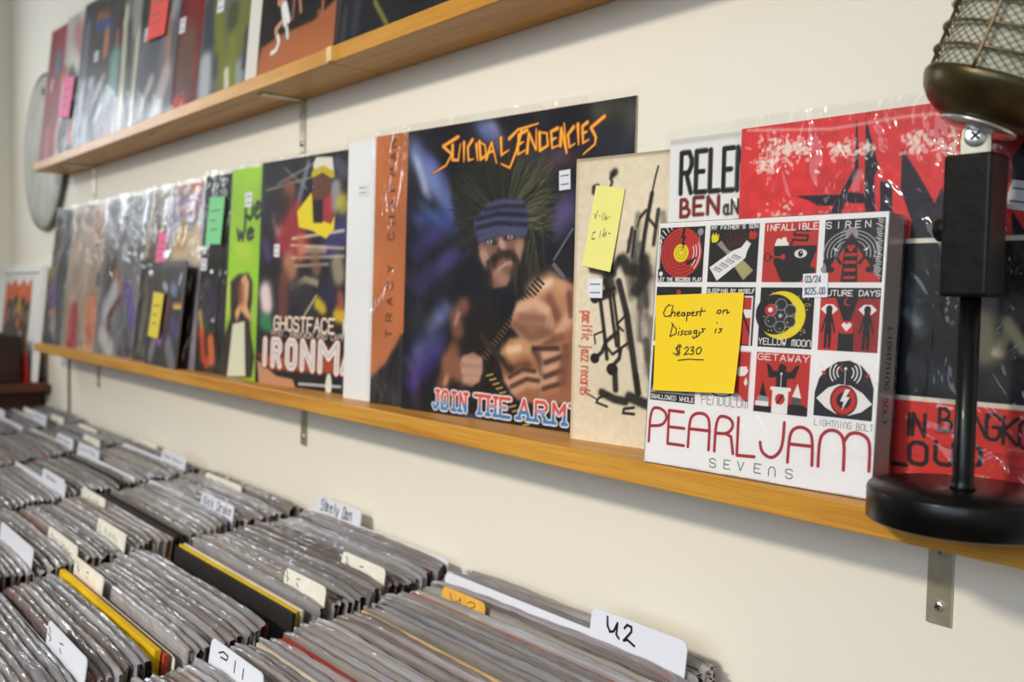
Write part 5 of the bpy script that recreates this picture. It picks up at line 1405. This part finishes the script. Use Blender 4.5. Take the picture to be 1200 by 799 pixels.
def bag_mesh(k, n_):
    """clear sleeve folded over the top of a record, open at its ends; the wave drifts slowly from one to the next"""
    rs = np.random.RandomState(200 + k)
    g = 2 * PI * k / n_
    hw = .1690 + rs.uniform(-.003, .003)
    n = 40; x = np.linspace(-hw, hw, n)
    top = RH + .0035 + .0022 * math.sin(g * 3) + rs.uniform(-.001, .001)
    rad = .0031
    prof = []
    for z in np.linspace(top - .085, top - rad, 7): prof.append((-.0024 - (rad - .0024) * ((z - top + .085) / .085) ** 2, z))
    for a in np.linspace(150, 30, 6): prof.append((rad * math.cos(math.radians(a)), top - rad + rad * 1.25 * math.sin(math.radians(a))))
    for z in np.linspace(top - rad, top - .05, 5): prof.append((.0024 + (rad - .0024) * max(0, 1 - (top - rad - z) / .045), z))
    m = len(prof); v = []; ph = rs.rand(4) * 6.28
    for j, (py, pz) in enumerate(prof):
        s = np.clip((pz - (top - .085)) / .085, 0, 1)
        for i in range(n):
            xx = x[i]
            wob = .0012 * s * s * (math.sin(xx * 9 + g) + .25 * math.sin(xx * 27 - g * 2))
            wz = .0012 * s * (math.sin(xx * 11 + ph[0]) + .3 * math.sin(xx * 50 + ph[1]))
            cr = .00025 * s * math.sin(xx * 150 + j * .8 + ph[2])
            sag = -.0045 * s * (abs(xx) / hw) ** 7
            v.append((xx + .002 * math.sin(j * 1.3 + ph[3]) * (i in (0, n - 1)), py + wob + cr, pz + wz + sag + cr))
    f = [(j * n + i, j * n + i + 1, (j + 1) * n + i + 1, (j + 1) * n + i) for j in range(m - 1) for i in range(n - 1)]
    return MB().add(v, f).mesh('plastic_sleeve', M_BINFILM, True)


def card_mesh(th, hw=.1590):
    m = MB().box(-hw, hw, -th / 2, th / 2, 0, RH - .0008 + (.005 if th > .005 else 0))
    return m.mesh('record_sleeve', M_CARD)


BAGS = [bag_mesh(k, 28) for k in range(28)]
BAGI = [0]
CARDS = [card_mesh(a) for a in (.0026, .0034, .0042, .0056)]
TONES = [C8(*q) for q in ((196,176,146), (150,134,116), (206,200,190), (96,84,76), (60,54,54), (176,150,118), (128,118,112), (216,208,196), (110,96,84), (160,146,132), (84,90,96), (190,186,180),
                          (140,104,84), (74,66,62), (122,126,128), (170,160,150))]
RARE = [C8(*q) for q in ((140,60,52), (70,90,110), (196,160,80), (60,84,70), (176,90,60), (110,70,96), (186,60,60))]
SECTION = ['in the near bin section with the orange tab', 'in the bin section with the yellow edged records', 'in the third bin section from the near end',
           'in the fourth bin section from the near end', 'in the fifth bin section from the near end', 'in the last bin section by the brown chest']
HAZE = [C8(*q) for q in ((216,214,220), (208,206,212), (222,218,218), (204,204,214), (198,190,186), (212,206,202), (190,188,194), (222,222,230), (170,162,160))]
rs = random.Random(42)


def bin_record(k, y, color=None, label=None, bag=True, dx=0, dz=0, th=None, cat='record'):
    yb = y - RH * math.sin(LEAN)
    if th == 3: dz += 0
    o = bpy.data.objects.new('record_sleeve', CARDS[th if th is not None else rs.randrange(3)])
    COL.objects.link(o)
    lean = LEAN + rs.uniform(-.0004, .0004)
    o.matrix_world = Matrix.Translation((CX[k] + dx + rs.uniform(-.005, .005), yb, zbase(yb) + .0012 + dz)) @ Matrix.Rotation(rs.uniform(-.0006, .0006), 4, 'Z') @ Matrix.Rotation(-lean, 4, 'X') @ Matrix.Rotation(rs.uniform(-.004, .004), 4, 'Y')
    o.color = tuple(srgb(color)) + (1,)
    if label: tag(o, label, cat, 'sleeved records in the bin')
    else: tag(o, 'sleeved record on edge ' + SECTION[k], cat, 'sleeved records ' + SECTION[k])
    if bag:
        b = bpy.data.objects.new('plastic_sleeve', BAGS[BAGI[0] % len(BAGS)])
        COL.objects.link(b); b.parent = o
        BAGI[0] += 1
        b.color = tuple(srgb(rs.choice(HAZE))) + (1,)
    return o


def divider(k, y, xa, xb, mat, label, text=None, tabh=.016, cardtop=.006, lw=.0018, cross=None, full=True, th_=.0011):
    """stiff card with a raised tab from world x xa to xb"""
    yb = y - RH * math.sin(LEAN)
    hw = .1635; top = RH / math.cos(LEAN) * .994 + cardtop; x0, x1 = xa - CX[k], xb - CX[k]
    x0 = max(x0, -hw); x1 = min(x1, hw)
    r = .006
    P = [(-hw, 0), (hw, 0), (hw, top - (0 if x1 < hw - .01 else -tabh) - r)]
    if x1 < hw - .01: P += [(hw - .3 * r, top - .3 * r), (hw - r, top), (x1, top)]
    P += [(x1, top + tabh - r), (x1 - .3 * r, top + tabh - .3 * r), (x1 - r, top + tabh), (x0 + r, top + tabh), (x0 + .3 * r, top + tabh - .3 * r), (x0, top + tabh - r)]
    if x0 > -hw + .01: P += [(x0, top), (-hw + r, top), (-hw + .3 * r, top - .3 * r), (-hw, top - r)]
    o = MB().prism(P, -th_ / 2, th_ / 2).build('divider_card', mat)
    o.matrix_world = Matrix.Translation((CX[k], yb, zbase(yb) + .0012)) @ Matrix.Rotation(-LEAN, 4, 'X')
    tag(o, label, 'divider card', 'divider cards in the record bin')
    if text:
        st = text(x0, x1, top, tabh)
        ribbon(st, lw, lambda u, v: (u, -th_ / 2, v), .0003).build('handwriting', M_INK if mat is not M_ORANGE_CARD else plain('brown_ink', C8(150, 96, 40), .6), o)
    return o


def fit_(strokes, fx0, fx1, fy0, fy1):
    def g(x0, x1, top, tabh):
        w = x1 - x0
        return [[(x0 + w * (fx0 + (fx1 - fx0) * px), top - .004 + (tabh + .004) * (fy0 + (fy1 - fy0) * py)) for px, py in P] for P in strokes]
    return g


def word(t, slant=.25):
    P = lay(t, 0, 0, 1, 1, .3, 0, font=LOW)
    return [[(x + slant * .06 * y + .01 * math.sin(9 * x + i), y + .04 * math.sin(7 * x)) for x, y in st] for i, st in enumerate(P)]


U2S = [[(.0, .98), (.04, .55), (.14, .32), (.26, .40), (.36, .86), (.36, .30), (.46, .16)], [(.60, .74), (.68, .94), (.82, .92), (.84, .70), (.62, .16), (.74, .26), (.98, .10)]]
SQ = [[(.0, .6), (.06, .9), (.10, .3), (.18, .7), (.24, .3), (.30, .7), (.36, .35)], [(.5, .9), (.5, .3), (.6, .7), (.66, .3), (.72, .6), (.8, .35), (.95, .5)]]
SQ2 = [[(.0, .9), (.02, .3), (.14, .3)], [(.25, .3), (.30, .8), (.38, .3)], [(.48, .7), (.55, .3), (.62, .8)], [(.72, .3), (.72, .8), (.82, .5), (.95, .3)]]
MK = [[(.05, .9), (.12, .7)], [(.06, .6), (.16, .5), (.12, .35)], [(.45, .7), (.55, .75)], [(.46, .5), (.52, .35)]]
DV = [
 (0, -.050, -.585, -.474, M_WHITE_PLASTIC, 'white divider card with two large handwritten characters on its right tab', fit_(U2S, .18, .50, .12, .86), dict(lw=.0022, tabh=.020, cardtop=.008)),
 (0, -.080, -.768, -.697, M_ORANGE_CARD, 'divider card with a short orange tab in the near bin section', fit_(U2S, .2, .9, .2, .8), dict(lw=.0012, tabh=.014, cardtop=-.004)),
 (0, -.312, -.795, -.690, M_WHITE_PLASTIC, 'white divider card with a round mark at the left of the near bin section', fit_([[(.1, .6), (.2, .8), (.32, .75), (.3, .5), (.15, .45)], [(.5, .8), (.5, .2)], [(.7, .7), (.7, .2)]], .1, .9, .1, .9), dict(lw=.0014)),
 (1, -.024, -1.138, -1.026, M_WHITE_PLASTIC, 'white divider card with two handwritten words on its left tab, touching the wall', fit_(word('Steely Dan'), .08, .80, .25, .88), dict(lw=.0017, tabh=.019)),
 (1, -.107, -.925, -.806, M_CREAM_CARD, 'cream tab card with faint marks between the wall and the yellow edged records', fit_(MK, .06, .9, .1, .9), dict(lw=.0012, cardtop=-.004, tabh=.022)),
 (1, -.177, -.925, -.806, M_CREAM_CARD, 'cream tab card with faint marks, just behind the yellow edged record', fit_(MK, .0, .7, .2, 1), dict(lw=.0012, cardtop=-.004, tabh=.022)),
 (1, -.327, -1.172, -1.054, M_CREAM_CARD, 'cream tab card just behind the record with the wide yellow edge', fit_(MK, .06, .9, .1, .9), dict(lw=.0011, cardtop=-.004, tabh=.020)),
 (1, -.405, -.960, -.830, M_WHITE_PLASTIC, 'white tab card with scribbles in front of the record with the wide yellow edge', fit_(MK, .0, .8, .1, .9), dict(lw=.0012, cardtop=-.004, tabh=.024)),
 (2, -.120, -1.305, -1.189, M_WHITE_PLASTIC, 'white divider card with two handwritten words on its right tab, third section', fit_(word('Nick Drake'), .08, .94, .25, .85), dict(lw=.0015)),
 (2, -.222, -1.525, -1.406, M_CREAM_CARD, 'cream tab card at the left of the third bin section', fit_(SQ2, .1, .9, .2, .8), dict(lw=.0011, cardtop=-.004, tabh=.020)),
 (2, -.260, -1.307, -1.187, M_CREAM_CARD, 'cream tab card at the right of the third bin section', fit_(SQ2, .1, .8, .2, .8), dict(lw=.0008, cardtop=-.004, tabh=.022)),
 (2, -.316, -1.326, -1.190, M_CREAM_CARD, 'cream tab card with a scribble, frontmost cream card of the third section', fit_(SQ, .1, .9, .2, .8), dict(lw=.0009, cardtop=-.004, tabh=.020)),
 (2, -.362, -1.380, -1.210, M_WHITE_PLASTIC, 'blank white tab card at the front of the third bin section', None, dict(cardtop=-.004, tabh=.026)),
 (2, -.048, -1.468, -1.331, M_CREAM_CARD, 'blank cream tab card near the wall in the third bin section', None, dict(cardtop=-.005, tabh=.016)),
 (3, -.050, -1.665, -1.540, M_WHITE_PLASTIC, 'white divider card near the wall in the fourth bin section', fit_(SQ, .1, .9, .2, .8), dict(lw=.0014)),
 (3, -.132, -1.880, -1.750, M_WHITE_PLASTIC, 'white divider card with a scribbled left tab in the fourth bin section', fit_(SQ2, .1, .9, .2, .8), dict(lw=.0016)),
 (3, -.238, -1.690, -1.560, M_WHITE_PLASTIC, 'white divider card with a scribbled right tab in the fourth bin section', fit_(SQ, .2, .7, .2, .8), dict(lw=.0014)),
 (3, -.022, -1.880, -1.770, M_CREAM_CARD, 'cream tab card touching the wall in the fourth bin section', None, dict(cardtop=-.005, tabh=.016)),
 (4, -.053, -2.166, -2.038, M_CREAM_CARD, 'cream tab card near the wall in the fifth bin section', None, dict(cardtop=-.005, tabh=.016)),
 (4, -.083, -2.020, -1.912, M_CREAM_CARD, 'cream tab card at the right of the fifth bin section', None, dict(cardtop=-.005, tabh=.016)),
 (4, -.133, -2.024, -1.912, M_WHITE_PLASTIC, 'white divider card with a scribbled tab in the fifth bin section', fit_(SQ, .1, .9, .2, .8), dict(lw=.0016)),
 (5, -.058, -2.370, -2.268, M_CREAM_CARD, 'cream tab card near the wall in the last bin section', None, dict(cardtop=-.005, tabh=.016)),
 (5, -.076, -2.560, -2.430, M_CREAM_CARD, 'cream tab card at the left of the last bin section', None, dict(cardtop=-.005, tabh=.016)),
 (5, -.095, -2.380, -2.268, M_WHITE_PLASTIC, 'white divider card with a scribbled tab in the last bin section', fit_(SQ, .1, .9, .2, .8), dict(lw=.0016)),
 (5, -.142, -2.560, -2.450, M_WHITE_PLASTIC, 'long white divider card at the front of the last bin section', None, dict()),
]
SPECIAL = [  # section, y, colour, label, sleeve?
 (1, -.340, C8(250,206,10), 'unsleeved record with a wide yellow edge in the bin', False, 3),
 (1, -.3335, C8(190,76,40), 'rust red record edge just behind the wide yellow one', False, 2),
 (1, -.2015, C8(236,200,30), 'yellow edged record behind the black one in the bin', False, 0),
 (1, -.1965, C8(236,226,200), 'cream edged record directly behind the yellow edged one', False, 0),
 (1, -.2075, C8(40,38,40), 'black record with its front showing in the gap before the yellow edge', False, 1),
 (0, -.239, C8(186,52,56), 'record with a bright red edge in the near bin section', False, 1),
 (0, -.093, C8(206,110,60), 'record with an orange edge in front of the orange tab', False, 0),
 (0, -.155, C8(228,196,142), 'record with a cream edge in the middle of the near section', False, 0),
 (0, -.192, C8(34,32,34), 'record with a black edge in the middle of the near section', False, 0),
 (1, -.045, C8(130,52,58), 'dark red record just in front of the card with two handwritten words at the wall', False, 0),
 (1, -.268, C8(120,70,62), 'maroon record in front of the black one in the bin', True, 1),
 (2, -.185, C8(26,26,28), 'black record at the middle of the third bin section', False, 2),
 (2, -.192, C8(60,52,60), 'dark purple record in front of the black one in the third bin section', False, 1),
 (2, -.200, C8(226,196,170), 'pale pink edged record in the third bin section', False, 1),
 (4, -.020, C8(60,104,84), 'green record touching the wall in the fifth bin section', False, 1),
 (3, -.145, C8(50,52,54), 'black record in front of the scribbled left tab', False, 1),
 (3, -.152, C8(40,42,44), 'dark grey record in front of the black one in the fourth section', False, 1),
 (0, -.262, C8(232,222,204), 'record with a pale printed edge in front of the red edged one', False, 1),
]
for d in DV: divider(*d[:5], d[5], d[6], **d[7])
for k, y, col, lab, bag, th in SPECIAL: bin_record(k, y, col, lab, bag, th=th, dz=.0 if bag else .0)
for k in range(6):
    taken = sorted([(d[1], .0055) for d in DV if d[0] == k] + [(s[1], .012 if s[5] == 3 else .0082 if s[4] else .0066) for s in SPECIAL if s[0] == k])
    y = -.021
    while y > YEND[k]:
        if k == 1 and -.243 < y < -.211: y = -.243
        hit = [q for q in taken if abs(q[0] - y) < q[1]]
        if hit:
            y = min(q[0] - q[1] for q in hit) - .0002; continue
        c_ = rs.choice(TONES) if rs.random() < .88 else rs.choice(RARE)
        bin_record(k, y, c_)
        y -= rs.choice((.0074, .0076, .0078))

# ---------------------------------------------------------------- the far left corner
# drum head hung on the wall
dh = empty('drum_head', Matrix.Translation((-2.635, -.004, .478)) @ Matrix.Rotation(PI / 2, 4, 'X'))
tag(dh, 'round white drum head with a metal hoop hanging on the wall by the corner', 'drum head')
MB().lathe([(.002, .0125), (.15, .0135), (.185, .0120), (.193, .006)], 96, cap=False).build('skin', M_SKIN, dh, True)
MB().tube([(.195 * math.cos(2 * PI * k / 96), .195 * math.sin(2 * PI * k / 96), .006) for k in range(96)], .0050, 10, True).build('hoop', M_HOOP, dh, True)
MB().lathe([(.002, .0138), (.012, .0139), (.012, .0144), (.002, .0146)], 24).build('badge', M_CARD_BACK, dh, True, M=Matrix.Translation((.02, .15, -.0005)))

# brown box top, dark cabinet, framed print, red card, cable
bx = empty('brown_chest', Matrix.Translation((-2.846, -.25, FZ)))
tag(bx, 'dark brown lacquered chest at the far end of the bins', 'chest')
MB().box(-.19, .19, -.24, .24, .0005, 1.165).build('body', M_BROWN, bx, bevel=.004)
MB().box(-.20, .253, -.25, .24, 1.165, 1.190).build('lid', M_BROWN, bx, bevel=.005)
CT = FZ + 1.190
cb = empty('dark_wood_crate', Matrix.Translation((-2.757, -.110, CT)))
tag(cb, 'dark wooden crate on the brown chest in front of the framed print', 'crate')
MB().box(-.125, .125, -.046, .046, .0004, .018).build('base_panel', M_DARKBROWN, cb, bevel=.002)
for s in (-1, 1): MB().box(-.125 if s < 0 else .111, -.111 if s < 0 else .125, -.046, .046, .018, .118).build('side_panel', M_DARKBROWN, cb, bevel=.002)
MB().box(-.111, .111, -.046, -.036, .018, .118).build('front_panel', M_DARKBROWN, cb, bevel=.002)
MB().box(-.111, .111, .036, .046, .018, .118).build('back_panel', M_DARKBROWN, cb, bevel=.002)
sl_ = MB().box(-.055, .055, -.055, .055, 0, .010).build('folded_cloth', M_GREENISH, None, bevel=.004, M=Matrix.Translation((-2.72, -.25, CT + .0005)))
tag(sl_, 'pale green folded cloth lying on the brown chest', 'cloth')
rc = MB().prism([(-.035, 0), (.035, 0), (.026, .055), (.0, .085), (-.026, .055)], -.0012, .0012).build('price_card', M_RED, None, M=Matrix.Translation((-2.632, -.0575, CT + .0005)))
rc.modifiers.new('solid', 'BEVEL').width = .0004
tag(rc, 'small red pointed card standing beside the dark crate', 'card')
fr = empty('framed_print', Matrix.Translation((-2.845, -.040, CT + .0006)) @ Matrix.Rotation(-.09, 4, 'X'))
tag(fr, 'white framed print with an orange picture leaning on the wall', 'framed print')
fw, fh = .235, .300
for (a, b, c0, d) in ((-fw, fw, 0, .018), (-fw, fw, fh - .018, fh)): MB().box(a, b, -.008, .008, c0, d).build('frame_rail', M_FRAME, fr, bevel=.001)
for s in (-1, 1): MB().box(s * fw if s < 0 else fw - .018, -fw + .018 if s < 0 else fw, -.008, .008, .018, fh - .018).build('frame_rail', M_FRAME, fr, bevel=.001)
MB().box(-fw + .018, fw - .018, .000, .004, .018, fh - .018).build('mat_board', M_FRAME, fr)
c = Cv(160, C8(214, 96, 44)); c.noise(6, .2, 70)
c.poly([(0, 0), (1, 0), (1, .46), (.8, .50), (.6, .40), (.3, .55), (0, .4)], C8(60, 38, 30), .95, soft=.02)
c.rect(0, .9, 1, 1, C8(236, 232, 228)); c.poly([(.0, .90), (.1, .97), (.2, .9), (.35, .99), (.5, .9), (.7, .98), (.82, .9), (.95, .99), (1, .9)], C8(214, 96, 44), 1)
for x, y, r in ((.72, .62, .13), (.93, .60, .10), (.45, .62, .14), (.2, .58, .14)):
    c.ell((x, y), r, r * 1.2, C8(34, 28, 28), 1, soft=.02); c.ell((x - .02, y - .03), r * .5, r * .7, C8(150, 108, 84), 1, soft=.03); c.line([(x, y - .2), (x, .2)], r * 1.8, C8(40, 36, 38), .95, soft=.03)
c.line([(.7, .36), (.76, .30)], .06, C8(196, 180, 170), .8, soft=.03); c.ell((.58, .66), .05, .10, C8(232, 180, 50), .9, soft=.02); c.ell((.98, .2), .05, .2, C8(226, 180, 70), .8, soft=.03)
pr_ = bpy.data.objects.new('print', grid_mesh('print', c, .30, .235, .0008, [M_ART, M_CARD_EDGE, M_CARD_BACK])); COL.objects.link(pr_); pr_.parent = fr
pr_.matrix_local = Matrix.Translation((-.178, -.0012, .034))
cbl = MB().tube([(-2.432, -.0036, -.0205), (-2.431, -.0036, -.06), (-2.433, -.0036, -.10), (-2.431, -.0036, -.15), (-2.432, -.0036, -.25)], .0032, 8).build('cable', M_CABLE, None, True)
tag(cbl, 'thin grey cable running down the wall below the left end of the lower shelf', 'cable')
